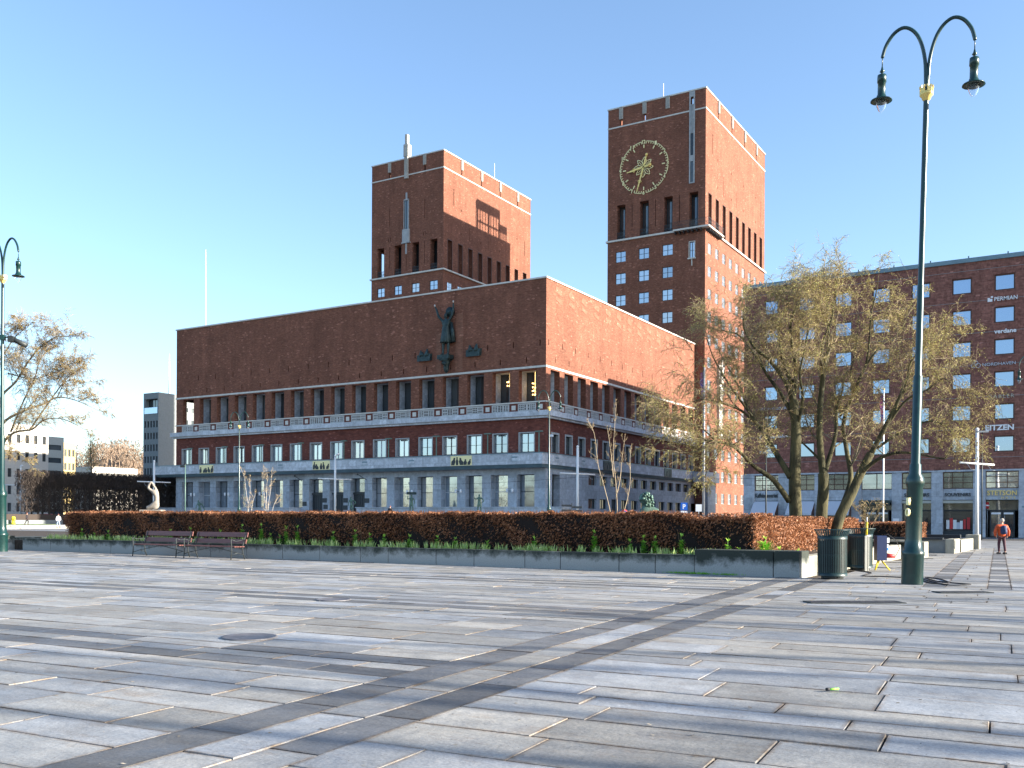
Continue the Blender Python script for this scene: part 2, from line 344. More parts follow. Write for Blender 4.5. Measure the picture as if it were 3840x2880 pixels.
def skin(name, joints, edges, m, parent=None, loc=(0, 0, 0), rz=0.0, sub=1, root=0, smooth=True, scale=1.0):
    "a continuous body grown round a skeleton: joints = [(x,y,z,r or (rx,ry))]"
    me = bpy.data.meshes.new(name); me.from_pydata([(j[0] * scale, j[1] * scale, j[2] * scale) for j in joints], edges, [])
    o = bpy.data.objects.new(name, me); COL.objects.link(o)
    md = o.modifiers.new('skin', 'SKIN'); md.use_smooth_shade = smooth
    sk = me.skin_vertices[0].data
    for i, j in enumerate(joints):
        r = j[3]; sk[i].radius = (r[0] * scale, r[1] * scale) if hasattr(r, '__len__') else (r * scale, r * scale); sk[i].use_root = (i == root)
    if sub: sb = o.modifiers.new('sub', 'SUBSURF'); sb.levels = sub; sb.render_levels = sub
    dg = bpy.context.evaluated_depsgraph_get(); ev = bpy.data.meshes.new_from_object(o.evaluated_get(dg))
    bpy.data.objects.remove(o); ev.name = name; ev.materials.clear(); ev.materials.append(m)
    for p in ev.polygons: p.use_smooth = True
    return obj(name, ev, None, parent, loc, rz)

def smooth(pts, n=5):
    out = []
    for i in range(len(pts) - 1):
        p0, p1, p2, p3 = pts[max(i - 1, 0)], pts[i], pts[i + 1], pts[min(i + 2, len(pts) - 1)]
        for k in range(n): u = k / n; out.append(.5 * ((2 * p1) + (p2 - p0) * u + (2 * p0 - 5 * p1 + 4 * p2 - p3) * u * u + (3 * p1 - p0 - 3 * p2 + p3) * u ** 3))
    return out + [pts[-1]]
# ------------------------------------------------------------------ ground
def sheet(name, x0, x1, y0, y1, z, m, label=None, kind='structure'):
    mb = MB(); mb.quad((x0, y0, z), (x1, y0, z), (x1, y1, z), (x0, y1, z)); return tag(mb.build(name, m), label, None, None, kind)
sheet('ground', -1500, 1500, -1500, 1500, -0.06, M['asphalt'])
M['pave_far'] = stone_mat('far_paving', (0.22, 0.22, 0.22), bw=1.5, bh=0.6, joint=0.015, jc=0.5, mottle=1.0)
sheet('pavement', -75, 140, -34, -13, -0.02, M['pave_far'])
sheet('street', -160, 140, -13, -3.4, -0.05, M['asphalt'])
sheet('sidewalk', 20.6, 140, -3.4, 2.2, -0.02, M['pave_far'])

# ------------------------------------------------------------------ town hall, main block
hall = empty('town_hall', (0, 0, 0), 0, 'long windowless upper wall of red brick over a pillared gallery and grey stone canopy', 'building')
W_, D_, ZR = 59.5, 46.0, 27.7
lo = [(-(1.19 + 3.42 * k + 2.25), -(1.19 + 3.42 * k), 12.7, 17.8) for k in range(17)]
w2 = [(-(1.37 + 3.43 * k + 2.0), -(1.37 + 3.43 * k), 8.78, 10.85) for k in range(17)]
g1 = [(-(4.79 + 3.415 * k + 2.26 - 3.415), -(4.79 + 3.415 * k - 3.415), 2.72, 6.32) for k in range(17)]
g1 = [(a, b, (0.9 if k in (7, 8, 9) else c), d) for k, (a, b, c, d) in enumerate(g1)]
slit1 = [(-(0.75 + 3.39 * k + .1), -(0.75 + 3.39 * k - .06), 20.35, 21.0, .25) for k in range(17)]
slit2 = [(-(2.45 + 3.39 * k + .1), -(2.45 + 3.39 * k - .06), 18.6, 19.2, .25) for k in range(17)]
avoid = lambda s, a, b: not (a < (s[0] + s[1]) / 2 < b)
slit1 = [s for s in slit1 if avoid(s, -17.5, -8.2)]
rlo = [(1.04 + 3.25 * k, 3.15 + 3.25 * k, 12.7, 17.8) for k in range(14)]
rw2 = [(1.25 + 3.25 * k, 3.0 + 3.25 * k, 8.75, 10.75) for k in range(14)]
rs1 = [(0.5 + 3.22 * k, 0.62 + 3.22 * k, 20.4, 21.05, .25) for k in range(14)]
rs2 = [(2.1 + 3.22 * k, 2.22 + 3.22 * k, 18.7, 19.35, .25) for k in range(14)]

mb = MB(); F = FRONT(0); Rr = RIGHT(0)
wall(mb, F, -W_, 0, 12.65, ZR, [h + (.7,) for h in lo] + slit1 + slit2)
wall(mb, Rr, 0, D_, 12.65, ZR, [h + (.7,) for h in rlo] + rs1 + rs2)
wall(mb, LEFT(-W_), -D_, 0, 12.65, ZR, [(-3.6, -0.9, 12.7, 17.8, .7)])
mb.quad((-W_, D_, 0), (-W_, D_, ZR), (0, D_, ZR), (0, D_, 0))
for s in slit1 + slit2: mb.quad(F(s[0], s[2], .25), F(s[1], s[2], .25), F(s[1], s[3], .25), F(s[0], s[3], .25))
for s in rs1 + rs2: mb.quad(Rr(s[0], s[2], .25), Rr(s[1], s[2], .25), Rr(s[1], s[3], .25), Rr(s[0], s[3], .25))
mb.build('upper_wall', M['brick'], hall)
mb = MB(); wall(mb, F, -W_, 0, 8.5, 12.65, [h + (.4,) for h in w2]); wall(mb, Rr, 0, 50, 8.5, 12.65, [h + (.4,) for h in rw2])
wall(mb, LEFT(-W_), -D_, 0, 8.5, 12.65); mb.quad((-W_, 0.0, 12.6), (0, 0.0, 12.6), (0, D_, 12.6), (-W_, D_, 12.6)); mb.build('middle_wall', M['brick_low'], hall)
# grey stone inner jambs of the gallery
mb = MB()
for h in lo[:16]:
    reveal(mb, F, (h[0], h[1], h[2], h[3]), .7, 1.8)
for h in rlo[:]: reveal(mb, Rr, h, .7, 1.8)
mb.build('gallery_jambs', M['stone'], hall)
for k, h in enumerate(lo[:16]): window(hall, F, h, 1.8, 'loggia', gm=M['glass_dark'])
for k, h in enumerate(rlo): window(hall, Rr, h, 1.8, 'loggia', gm=M['glass_dark'])
for k, h in enumerate(w2): window(hall, F, h, .32, 'cross' if k < 5 else 'mull', fm=M['frame_dark'] if k < 5 or k > 11 else M['frame_white'])
for k, h in enumerate(rw2): window(hall, Rr, h, .32, 'cross', gm=M['glass_dark'])
mb = MB()   # pale stone surrounds of the middle windows
def surround(mb, P, h, t=.12, pr=.05, dd=.3, top=True):
    a, b, c, e = h[:4]
    def bx(s0, s1, z0, z1):
        pts = [P(s, z, d) for d in (-pr, dd) for (s, z) in ((s0, z0), (s1, z0), (s1, z1), (s0, z1))]
        mb.add(pts, ((0, 1, 2, 3), (0, 4, 5, 1), (1, 5, 6, 2), (2, 6, 7, 3), (3, 7, 4, 0)))
    bx(a - t * .3, a + t * .7, c, e); bx(b - t * .7, b + t * .3, c, e)
    if top: bx(a - t * .3, b + t * .3, e, e + t)
_sc = {}
def surround_part(parent, P, h, m, t=.12, pr=.05, dd=.3):
    "one surround as a part of its own; meshes shared between alike windows"
    key = (round(h[1] - h[0], 2), round(h[3] - h[2], 2), t, pr, dd, m.name)
    if key not in _sc:
        b = MB(); surround(b, FRONT(0), (0, h[1] - h[0], 0, h[3] - h[2]), t, pr, dd); _sc[key] = b.mesh('window_surround'); _sc[key].materials.append(m)
    p0 = Vector(P(h[0], h[2], 0)); p1 = Vector(P(h[1], h[2], 0)); return obj('window_surround', _sc[key], None, parent, p0, math.atan2(p1.y - p0.y, p1.x - p0.x))
for h in w2: surround_part(hall, F, h, M['trim_grey'])
for h in rw2: surround_part(hall, Rr, h, M['trim_grey'], .22)
# coping, string course
mb = MB()
mb.box(-W_ - .12, .12, -.12, .5, ZR - .05, ZR + .12); mb.box(-.5, .121, .5, D_, ZR - .05, ZR + .12); mb.box(-W_ - .121, -W_ + .5, .5, D_, ZR - .05, ZR + .12); mb.box(-W_ + .5, -.5, D_ - .5, D_ + .1, ZR - .05, ZR + .121)
mb.build('roof_coping', M['trim'], hall)
mb = MB(); mb.box(-W_ - .08, .08, -.08, .02, 17.95, 18.17); mb.box(-.02, .081, .02, D_, 17.95, 18.17); mb.build('string_course', M['trim'], hall)
mb = MB(); mb.quad((-W_ + .4, .4, ZR - .4), (-.4, .4, ZR - .4), (-.4, D_ - .4, ZR - .4), (-W_ + .4, D_ - .4, ZR - .4))
for (x0, x1, y0, y1) in ((-W_ + .4, -.4, .45, .46), (-W_ + .4, -.4, D_ - .46, D_ - .45)): mb.box(x0, x1, y0, y1, ZR - .4, ZR - .04)
mb.build('roof', M['roof'], hall)
# balustrade: a pierced panel before every opening, a red brick pier with a pale plate between
mb = MB(); mb.box(-W_ - .6, .6, -.6, 0.0, 12.66, 13.22); mb.box(0.0, .6, 0.0, 50, 12.66, 13.22); mb.box(-W_ - .6, -W_, 0.0, 12, 12.66, 13.22)
mb.box(-W_ - .35, .35, -.35, 0.0, 12.42, 12.655); mb.box(0.001, .35, 0.0, 50, 12.42, 12.655); mb.build('cornice', M['stone'], hall)
mb = MB(); mb.box(-W_ - .07, .07, -.14, .14, 14.17, 14.31); mb.box(-.14, .14, .14, D_, 14.17, 14.309); mb.build('balustrade_rail', M['trim'], hall)
def panel_mesh(seed, w_=2.3):
    r = random.Random(seed); hs = []; H_ = .86
    for c in range(3):
        x0 = .1 + c * (w_ - .2) / 3; cw = (w_ - .2) / 3 - .06; kind = r.choice('abcd') if c == 1 else 'abcd'[(seed // 2) % 4]
        n = {'a': 3, 'b': 4, 'c': 2, 'd': 3}[kind]; m_ = {'a': 3, 'b': 2, 'c': 4, 'd': 2}[kind]
        for i in range(n):
            for j in range(m_):
                sx, sz = cw / n, (H_ - .2) / m_; k = .30 if (c != 1) else .36
                if c == 1 and kind == 'd' and 0 < i < n - 1: continue
                cx, cz = x0 + (i + .5) * sx, .1 + (j + .5) * sz; hs.append((cx - sx * k, cx + sx * k, cz - sz * k, cz + sz * k))
    b = MB(); P = lambda s, z, d: (s, d, z)
    wall(b, P, 0, w_, 0, H_, hs, depth=.1); b.quad((0, .1, 0), (0, .1, H_), (w_, .1, H_), (w_, .1, 0))
    b.cur = 1; b.quad((0.02, .06, .02), (w_ - .02, .06, .02), (w_ - .02, .06, H_ - .02), (.02, .06, H_ - .02)); b.cur = 0
    b.box(0, w_, -.02, -.001, 0, .07); b.box(0, w_, -.02, -.001, H_ - .07, H_); b.box(0, .06, -.02, -.001, .07, H_ - .07); b.box(w_ - .06, w_, -.02, -.001, .07, H_ - .07)
    me = b.mesh('panel'); me.materials.append(M['panel']); me.materials.append(M['interior']); return me
pm = [panel_mesh(i) for i in range(8)]; pm2 = [panel_mesh(i + 20, 2.15) for i in range(4)]
b = MB(); b.box(0, 1.12, 0, .12, 0, .94); pier_me = b.mesh('pier'); pier_me.materials.append(M['brick_low'])
b = MB(); b.cbox(.3, .82, -.03, -.001, .22, .72, .01); plate_me = b.mesh('plate'); plate_me.materials.append(M['trim'])
for k in range(17):
    x0 = lo[k][0] - .02
    obj('pierced_panel', pm[(k * 5) % 8], None, hall, (x0, -.1, 13.26))
    p = obj('brick_pier', pier_me, None, hall, (lo[k][1] + .03, -.1, 13.22)); obj('pier_plate', plate_me, None, p)
for k in range(14):
    obj('pierced_panel', pm2[k % 4], None, hall, (.1, rlo[k][0] - .02, 13.26), R(90))
    p = obj('brick_pier', pier_me, None, hall, (.1, rlo[k][1] + .02, 13.22), R(90)); obj('pier_plate', plate_me, None, p)
# stone canopy band: front projects 1.6 m, right side 0.5 m, left end runs on 2.6 m
mb = MB(); x0, x1 = -W_ - 2.6, .5
mb.box(x0, x1, -1.6, 0.0, 7.35, 8.5); mb.box(0.0, x1, 0.0, 50, 7.35, 8.5); mb.box(x0, -W_, 0.0, 10, 7.35, 8.5)
mb.build('canopy_band', M['stone'], hall)
mb = MB()
mb.add([(x0 + .1, -1.5, 7.35), (x1 - .1, -1.5, 7.35), (x1 - .1, 0, 7.35), (x0 + .1, 0, 7.35), (x0 + .35, -1.2, 7.0), (x1 - .25, -1.2, 7.0), (x1 - .25, 0, 7.0), (x0 + .35, 0, 7.0)], ((0, 1, 5, 4), (1, 2, 6, 5), (4, 5, 6, 7), (3, 0, 4, 7)))
mb.add([(.4, 0, 7.35), (.4, 50, 7.35), (.2, 50, 7.0), (.2, 0, 7.0), (0, 50, 7.0), (0, 0, 7.0)], ((0, 1, 2, 3), (3, 2, 4, 5)))
mb.box(x0 - .03, x1 + .03, -1.64, 0.0, 8.5, 8.6); mb.box(0, x1 + .03, 0.0, 50, 8.5, 8.6); mb.box(x0 - .03, -W_, 0, 10, 8.5, 8.6)
mb.build('canopy_flashing', M['roof_metal'], hall)
# ground floor
mb = MB(); wall(mb, F, -W_, 0, 0, 7.0, [h + (.9,) for h in g1])
rg = [(1.5, 3.3, 2.72, 6.35, .9)]; strip = [(10.46 + 3.1 * k, 12.56 + 3.1 * k, 5.45, 6.6, .35) for k in range(13)]; strip2 = [(10.46 + 3.1 * k, 12.5 + 3.1 * k, 2.66, 3.85, .3) for k in range(13) if k not in (2,)]
strip2.append((16.9, 18.4, 0.2, 3.9, .5))
wall(mb, Rr, 0, 50, 0, 7.0, rg + strip + strip2)
wall(mb, LEFT(-W_), -D_, 0, 0, 8.5)
mb.build('ground_floor_wall', M['stone_pier'], hall)
for k, h in enumerate(g1):
    if k in (7, 8, 9):
        window(hall, F, (h[0] + .1, h[1] - .1, 4.6, h[3]), .88, 'plain')
        b = MB(); b.box(h[0] + .05, h[1] - .05, .45, .6, 4.35, 4.58); b.build('door_lintel', M['frame_dark'], hall)
        b = MB(); b.box(h[0] + .02, h[1] - .02, .62, .7, .9, 4.34)
        for j in range(6): b.box(h[0] + .12 + j * .35, h[0] + .36 + j * .35, .58, .619, 1.0, 4.2)
        d = b.build('entrance_door', M['frame_dark'], hall)
    else: window(hall, F, h, .88, 'transom', fm=M['frame_white'] if k % 2 else M['frame_dark'])
window(hall, Rr, rg[0], .85, 'transom', gm=M['glass_dark'])
for h in strip: window(hall, Rr, h, .33, 'mull', fm=M['frame_brown'], gm=M['glass_dark'])
for h in strip2: window(hall, Rr, h, .28, 'mull', fm=M['frame_dark'], gm=M['glass_dark'])
mb = MB()
mb.box(-W_ - 1.4, -36, -1.9, -.002, 0, 2.62); mb.box(-25, 3.0, -1.9, -.002, 0, 2.62); mb.box(-W_ - 1.5, -35.9, -2.0, .0, 2.62, 2.72); mb.box(-25.1, 3.1, -2.0, .0, 2.62, 2.72)
for k in range(5): mb.box(-35.9, -25.1, -2.0 - .35 * k, -1.65 - .35 * k, 0, .88 - .17 * k)
mb.box(-35.95, -25.05, -1.649, -.003, 0, .881); mb.box(.003, .5, .2, 50, 0, 1.9)
mb.build('plinth_and_steps', M['stone'], hall)
# small fixtures: plaques, wall lamps, spot lights on the ledge, crown marks
b = MB(); b.box(-.35, .35, -.04, 0, -.28, .28); pl = b.mesh('plaque', False); pl.materials.append(M['frame_dark'])
for x, z in ((-28.3, 3.6), (-28.35, 2.7), (-24.9, 3.55), (-35.15, 3.2), (-31.75, 3.62), (-31.6, 2.8)): obj('plaque', pl, None, hall, (x, 0, z))
def wall_lamp(x, z=4.5):
    b = MB(); b.box(-.02, .02, -.4, 0, -.02, .02); b.box(-.36, .36, -.42, -.38, -.02, .02); p = b.build('lamp_bracket', M['iron'], hall, loc=(x, 0, z))
    for s in (-1, 1):
        g = MB(); g.lathe([(.09, -.18), (.13, -.1), (.13, .2), (.08, .26)], 10, (s * .33, -.4, 0), True); g.build('lamp_shade', M['sign_white'], p, False)
for x in (-18.14, -11.18, -4.3, -55.6, -48.9, -42.4): wall_lamp(x)
for x in (-13.7, -20.67, -27.6, -34.7, -41.65, -48.4, -55.2, -6.7, -.15):
    b = MB(); b.box(-.05, .05, -.05, .05, 0, 2.2); b.box(-.42, .42, -.16, .16, 2.2, 2.32); b.build('ledge_spotlight', M['green_far'], hall, False, loc=(x, -1.2, 8.6))
b = MB(); b.tube([(0, 0, 0), (0, 0, 1.95)], .025, 5); b.box(-.05, .45, -.08, .08, 1.75, 2.0); b.build('roof_camera', M['sign_white'], hall, False, loc=(.35, .2, 8.6))
def marks(P, s, z):
    b = MB()
    for k in range(4):
        s0 = s - .34 + k * .19
        b.add([P(s0, z - .12, -.025), P(s0 + .17, z - .12, -.025), P(s0 + .17, z + .1, -.025), P(s0 + .085, z - .02, -.025), P(s0, z + .1, -.025)], ((0, 1, 3, 4), (1, 2, 3)))
    b.add([P(s - .5, z - .38, -.02), P(s + .55, z - .38, -.02), P(s + .55, z - .34, -.02), P(s - .5, z - .34, -.02)], ((0, 1, 2, 3),))
    b.add([P(s - .42, z - .5, -.02), P(s + .42, z - .5, -.02), P(s + .42, z - .47, -.02), P(s - .42, z - .47, -.02)], ((0, 1, 2, 3),))
    b.build('crown_mark', M['roof_metal'], hall)
for x in (-24.0, -17.0, -3.0, -44.7, -37.85): marks(FRONT(-1.6), x, 8.17)
for y in (1.7, 8.1, 17.4): marks(RIGHT(.5), y, 8.17)
# gilded reliefs with dark silhouettes (generic figures), two dark ones round the corner
def relief(P, s0, s1, gold=True, seed=1):
    r = random.Random(seed); b = MB(); z0, z1 = 7.38, 8.48
    def bx(a, c, e, f, d):
        pts = [P(s, z, q) for q in (-d, 0) for (s, z) in ((a, e), (c, e), (c, f), (a, f))]; b.add(pts, ((0, 1, 2, 3), (0, 4, 5, 1), (1, 5, 6, 2), (2, 6, 7, 3), (3, 7, 4, 0)))
    bx(s0, s1, z0, z1, .05); b.cur = 1
    n = 5
    for k in range(n):
        c = s0 + (k + .5) * (s1 - s0) / n + r.uniform(-.1, .1); h = r.uniform(.55, .95); wd = r.uniform(.13, .24); lean = r.uniform(-.25, .25)
        outline = [(-wd, 0), (wd, 0), (wd * 1.25 + lean * .4, h * .45), (wd * .55 + lean * .8, h * .72), (wd * .5 + lean, h * .98), (-wd * .35 + lean, h), (-wd * .5 + lean * .8, h * .72), (-wd * 1.2 + lean * .4, h * .5)]
        fr = [P(c + a, z0 + .06 + e, -.08) for a, e in outline]; bk = [P(c + a, z0 + .06 + e, -.05) for a, e in outline]; m_ = len(fr)
        b.add(fr + bk, [tuple(range(m_))] + [(i, m_ + i, m_ + (i + 1) % m_, (i + 1) % m_) for i in range(m_)])
    return b.build('gilded_relief' if gold else 'dark_relief', [M['pale_gold'] if gold else M['bronze'], M['frame_dark']], hall)
relief(FRONT(-1.6), -52.8, -50.15, True, 3); relief(FRONT(-1.6), -32.3, -29.5, True, 8); relief(FRONT(-1.6), -11.4, -8.55, True, 5)
relief(RIGHT(.5), 13.4, 15.9, False, 6); relief(RIGHT(.5), 32.8, 35.5, False, 7)
# diamond pattern courses in the sunlit side, paler soldier bricks
mb = MB()
for k in range(14):
    for (zc, hh) in ((26.75, .42), (25.75, .30)):
        s = 2.75 + 3.2 * k; wd = .78
        pts = [(s - wd, zc - hh + .25), (s + wd * .7, zc - hh - .1), (s + wd, zc + hh - .25), (s - wd * .7, zc + hh + .1)]
        mb = MB(); mb.add([Rr(a, z, -.025) for a, z in pts] + [Rr(a, z, 0) for a, z in pts], ((0, 1, 2, 3), (0, 4, 5, 1), (1, 5, 6, 2), (2, 6, 7, 3), (3, 7, 4, 0))); mb.build('brick_diamond', M['brick_pale'], hall)
mb = MB(); mb.box(-14.6, -13.9, -.03, 0.01, 18.3, 22.9); mb.box(-11.9, -10.9, -.03, .01, 18.3, 25.0); mb.build('pale_brick_strip', M['brick_pale'], hall)
# flag brackets on the front, lit lamps behind two gallery windows
for x in (-36.3, -25.9, ):
    b = MB(); b.tube([(0, 0, 0), (2.4, -1.2, -.75)], [.05, .04], 6); b.ball((0, 0, 0), .11, 8); b.build('flag_bracket', M['frame_dark'], hall, False, loc=(x, -.6, 6.75))
for x, z0, n in ((-2.15, 15.2, 4), (-5.45, 16.4, 2)):
    b = MB(); rr = random.Random(5)
    for k in range(n):
        for j in range(6): a = j * 1.05 + k * .5; b.ball((x + .3 * math.cos(a), 1.4 + .25 * math.sin(a), z0 + k * .42 + rr.uniform(-.05, .05)), .085, 6)
    b.tube([(x, 1.4, z0), (x, 1.4, 17.75)], .02, 5); b.build('chandelier', M['lamp_lit'], hall, False)

# roof mast
t = empty('roof_mast', (-57.1, 3, ZR - .3), 0, 'thin pale antenna mast on the left end of the town hall roof', 'mast')
b = MB(); b.tube([(0, 0, 0), (0, 0, 6), (0, 0, 12.1)], [.09, .06, .03], 8); b.build('pole', M['white'], t)
b = MB(); b.box(-.6, .6, -.35, .35, 0.35, .55); b.box(-.25, .25, -.25, .25, 0, .35); b.box(-1.9, -1.5, -.1, .1, .2, .75); b.box(1.8, 2.2, -.1, .1, .2, .8); b.box(2.9, 3.1, -.1, .1, .2, .85); b.build('mast_base', M['trim'], t)

# ------------------------------------------------------------------ bronze figure on the front wall
sv = empty('wall_statue', (-12.9, -.55, 20.2), 0, 'dark bronze robed man with raised arms standing on a bracket on the brick front', 'statue')
J = [(0, 0, 2.55, (.42, .3)), (0, 0, 3.2, (.40, .28)), (0, 0, 3.85, (.46, .28)), (0, 0, 4.2, (.16, .16)), (.02, -.08, 4.62, (.24, .24)), (.05, -.05, 4.85, (.12, .12)),
     (-.42, 0, 3.95, (.19, .19)), (-.95, -.15, 4.55, (.17, .17)), (-1.25, -.1, 5.35, (.13, .13)), (-1.45, -.15, 5.75, (.10, .10)),
     (.45, 0, 3.95, (.19, .19)), (.85, .05, 4.6, (.17, .17)), (.95, .1, 5.4, (.13, .13)), (.98, .05, 5.95, (.09, .09)),
     (-.32, 0, 1.5, (.2, .2)), (-.36, 0, .75, (.15, .15)), (-.36, -.05, .12, (.13, .13)), (-.46, -.4, .08, (.12, .09)),
     (.32, 0, 1.5, (.2, .2)), (.36, 0, .75, (.15, .15)), (.36, -.05, .12, (.13, .13)), (.46, -.4, .08, (.12, .09))]
Ed = [(0, 1), (1, 2), (2, 3), (3, 4), (4, 5), (2, 6), (6, 7), (7, 8), (8, 9), (2, 10), (10, 11), (11, 12), (12, 13), (0, 14), (14, 15), (15, 16), (16, 17), (0, 18), (18, 19), (19, 20), (20, 21)]
skin('body', J, Ed, M['bronze'], sv)
b = MB(); b.lathe([(.44, 3.3), (.47, 2.9), (.52, 2.6), (.60, 2.0), (.66, 1.5), (.62, 1.42), (.1, 1.45)], 14, (0, 0, 0))
for k in range(14): a = k * math.pi / 7; b.tube([(.45 * math.cos(a), .4 * math.sin(a), 2.8), (.66 * math.cos(a), .58 * math.sin(a), 1.45)], [.04, .075], 5)
b.build('robe', M['bronze'], sv, False)
b = MB(); b.tube([(.55, .25, 3.8), (.72, .3, 2.6), (.82, .3, 1.5)], [.2, .26, .3], 8); b.build('cloak', M['bronze'], sv, False)
b = MB(); b.tube([(.42, .12, 5.0), (.42, .34, 5.0)], .58, 20); b.tube([(.42, .06, 5.0), (.42, .2, 5.0)], .14, 10); b.build('millstone', M['bronze'], sv, False)
b = MB(); b.box(-.85, .75, -.55, .5, -.45, .02); b.box(-.65, .55, -.45, .5, -.6, -.44); b.lathe([(.45, -.6), (.42, -.95), (.3, -1.2), (.33, -1.5), (.22, -1.85), (.03, -2.05)], 12, (0, .1, 0)); b.ball((-.12, -.3, -.9), .22, 8); b.ball((.14, -.3, -1.0), .2, 8)
b.build('bracket', M['bronze'], sv, False)
b = MB(); b.ball((-1.47, -.18, 5.86), .10, 8, 1.4); b.ball((.99, .02, 6.1), .09, 8, 1.6); b.build('gilded_tips', M['trim'], sv, False)
for (x, nm) in ((-16.25, 'left'), (-9.35, 'right')):
    t = empty('wall_relief', (x, -.02, 20.45), 0, 'small dark bronze group of figures on the brick wall, %s of the robed man' % nm, 'relief', 'bronze reliefs beside the wall statue')
    b = MB(); b.add([(-.95, 0, -.55), (-.9, -.35, -.6), (.9, -.35, -.62), (1.0, 0, -.55), (-1.0, 0, .2), (-.95, -.3, .15), (.98, -.3, .2), (1.05, 0, .25)], ((0, 1, 2, 3), (0, 4, 5, 1), (1, 5, 6, 2), (2, 6, 7, 3), (4, 7, 6, 5))); b.build('base', M['bronze'], t, False)
    for k, (fx, h, ln) in enumerate(((-.62, .75, .2), (-.1, .5, -.1), (.2, .72, .22), (.62, .85, -.12))):
        skin('figure', [(fx, -.25, -.1, .2), (fx + ln * .5, -.28, .25, .2), (fx + ln, -.25, .55 * h / .75, .12), (fx + ln * 1.1, -.28, .72 * h / .75, .13), (fx + ln * 2.2, -.3, .1, .08)], [(0, 1), (1, 2), (2, 3), (1, 4)], M['bronze'], t)

# ------------------------------------------------------------------ the two towers
def tower(name, x0, x1, label, clock=False):
    T = empty(name, (0, 0, 0), 0, label, 'tower'); y0, y1 = 46.0, 76.4; F = FRONT(y0); Rt = RIGHT(x1); mb = MB()
    u = x1  # corner
    # openings, measured from the near corner
    if clock:
        tall = [(-12.96, -11.52), (-9.1, -7.6), (-5.1, -3.7), (-1.05, .35)]; tall = [(a, b, 45.3, 50.65, 1.3) for a, b in tall]
        wn = [(a, b, z, z + 1.66, .25) for (a, b) in ((-13.17, -11.45), (-9.25, -7.54), (-5.35, -3.66)) for z in (41.72, 38.3, 34.86, 31.42, 28.0)] + [(-1.04, -.1, 40.8, 43.2, .4)]
        slots = [(-12.5, -12.1, 63.1, 64.1, .6), (-8.55, -8.15, 63.1, 64.1, .6), (-.85, -.42, 63.9, 64.95, .6)]
        slits = [(-10.43, -10.33, 46.4, 50.6, .3), (-6.52, -6.42, 46.4, 50.6, .3), (-2.65, -2.55, 46.4, 50.6, .3)]
    else:
        tall = [(a, b, 45.3, 50.65, 1.3) for a, b in ((-60.95, -59.4), (-57.03, -55.43), (-53.05, -51.5), (-49.08, -47.5))]
        wn = [(a, b, z, z + 1.6, .25) for (a, b) in ((-60.98, -59.26), (-57.05, -55.34), (-53.11, -51.42), (-49.19, -47.43)) for z in (41.75, 38.3, 34.9, 31.5, 28.1)]
        slots = [(-58.36, -57.93, 63.1, 64.0, .6), (-50.52, -50.08, 63.1, 64.0, .6)]
        slits = [(-58.22, -58.1, 54.2, 57.6, .3), (-50.35, -50.23, 54.6, 58, .3), (-58.2, -58.1, 46.5, 50.6, .3), (-50.32, -50.22, 46.6, 50.7, .3), (-54.4, -54.3, 46, 48.6, .3)] + [(c + k * .5 - .3, c + k * .5 - .15, 51.6, 52.2, .3) for c in (-58.2, -50.3) for k in (0, 1)]
    rt = [(47.25 + 3.27 * k, 48.7 + 3.27 * k, 45.3, 50.6, 1.0) for k in range(9)]
    rows = (41.5, 38.05, 34.62, 31.2, 27.75, 24.35, 20.9, 17.5, 14.1, 10.7, 7.3, 3.9, .8) if clock else (41.5, 38.05, 34.6, 31.2)
    rwn = [(47.2 + 3.28 * k, 48.75 + 3.28 * k, z, z + 1.6, .22) for k in range(9) for z in rows if not (clock and k == 1 and 13 < z < 27)]
    rslots = [(51.45 + 6.55 * k, 51.75 + 6.55 * k, 63.1, 64.1, .6) for k in range(4)]
    rslits = [(48.9, 49.0, 57, 60, .3), (49.15, 49.25, 57, 60, .3), (53.0 + 1.2, 54.3, 52, 55, .3), (64, 64.1, 55, 58, .3), (60.5, 60.6, 52, 54.5, .3), (74.0, 74.12, 54, 57, .3)] + [(c, c + .18, z, z + .4, .3) for c in (51.4, 57.9, 64.4, 71) for z in (52.4, 56.6)]
    wall(mb, F, x0, x1, 0, 66, tall + wn + slots + slits); wall(mb, Rt, y0, y1, 0, 66, rt + rwn + rslots + rslits)
    lh = [] if clock else [(-(y0 + 4.2), -(y0 + 1.2), 45.3, 50.65, .8)]
    wall(mb, LEFT(x0), -y1, -y0, 0, 66, lh); mb.quad((x1, y1, 0), (x0, y1, 0), (x0, y1, 66), (x1, y1, 66))
    # parapet inner faces and roof
    i = .6
    wall(mb, lambda s, z, d: (s, y0 + i, z), x0 + i, x1 - i, 62, 66, [h for h in slots], reveals=False)
    wall(mb, lambda s, z, d: (x1 - i, s, z), y0 + i, y1 - i, 62, 66, rslots, reveals=False)
    wall(mb, lambda s, z, d: (s, y1 - i, z), x0 + i, x1 - i, 62, 66, reveals=False); wall(mb, lambda s, z, d: (x0 + i, s, z), y0 + i, y1 - i, 62, 66, reveals=False)
    mb.cur = 1; mb.quad((x0 + i, y0 + i, 62), (x1 - i, y0 + i, 62), (x1 - i, y1 - i, 62), (x0 + i, y1 - i, 62)); mb.cur = 2
    for s in slits: mb.quad(F(s[0], s[2], .3), F(s[1], s[2], .3), F(s[1], s[3], .3), F(s[0], s[3], .3))
    for s in rslits: mb.quad(Rt(s[0], s[2], .3), Rt(s[1], s[2], .3), Rt(s[1], s[3], .3), Rt(s[0], s[3], .3))
    mb.build('tower_wall', [M['brick'], M['roof'], M['dark']], T)
    # near-black box in the belvedere: the room's darkness is put into its colour
    mb = MB()
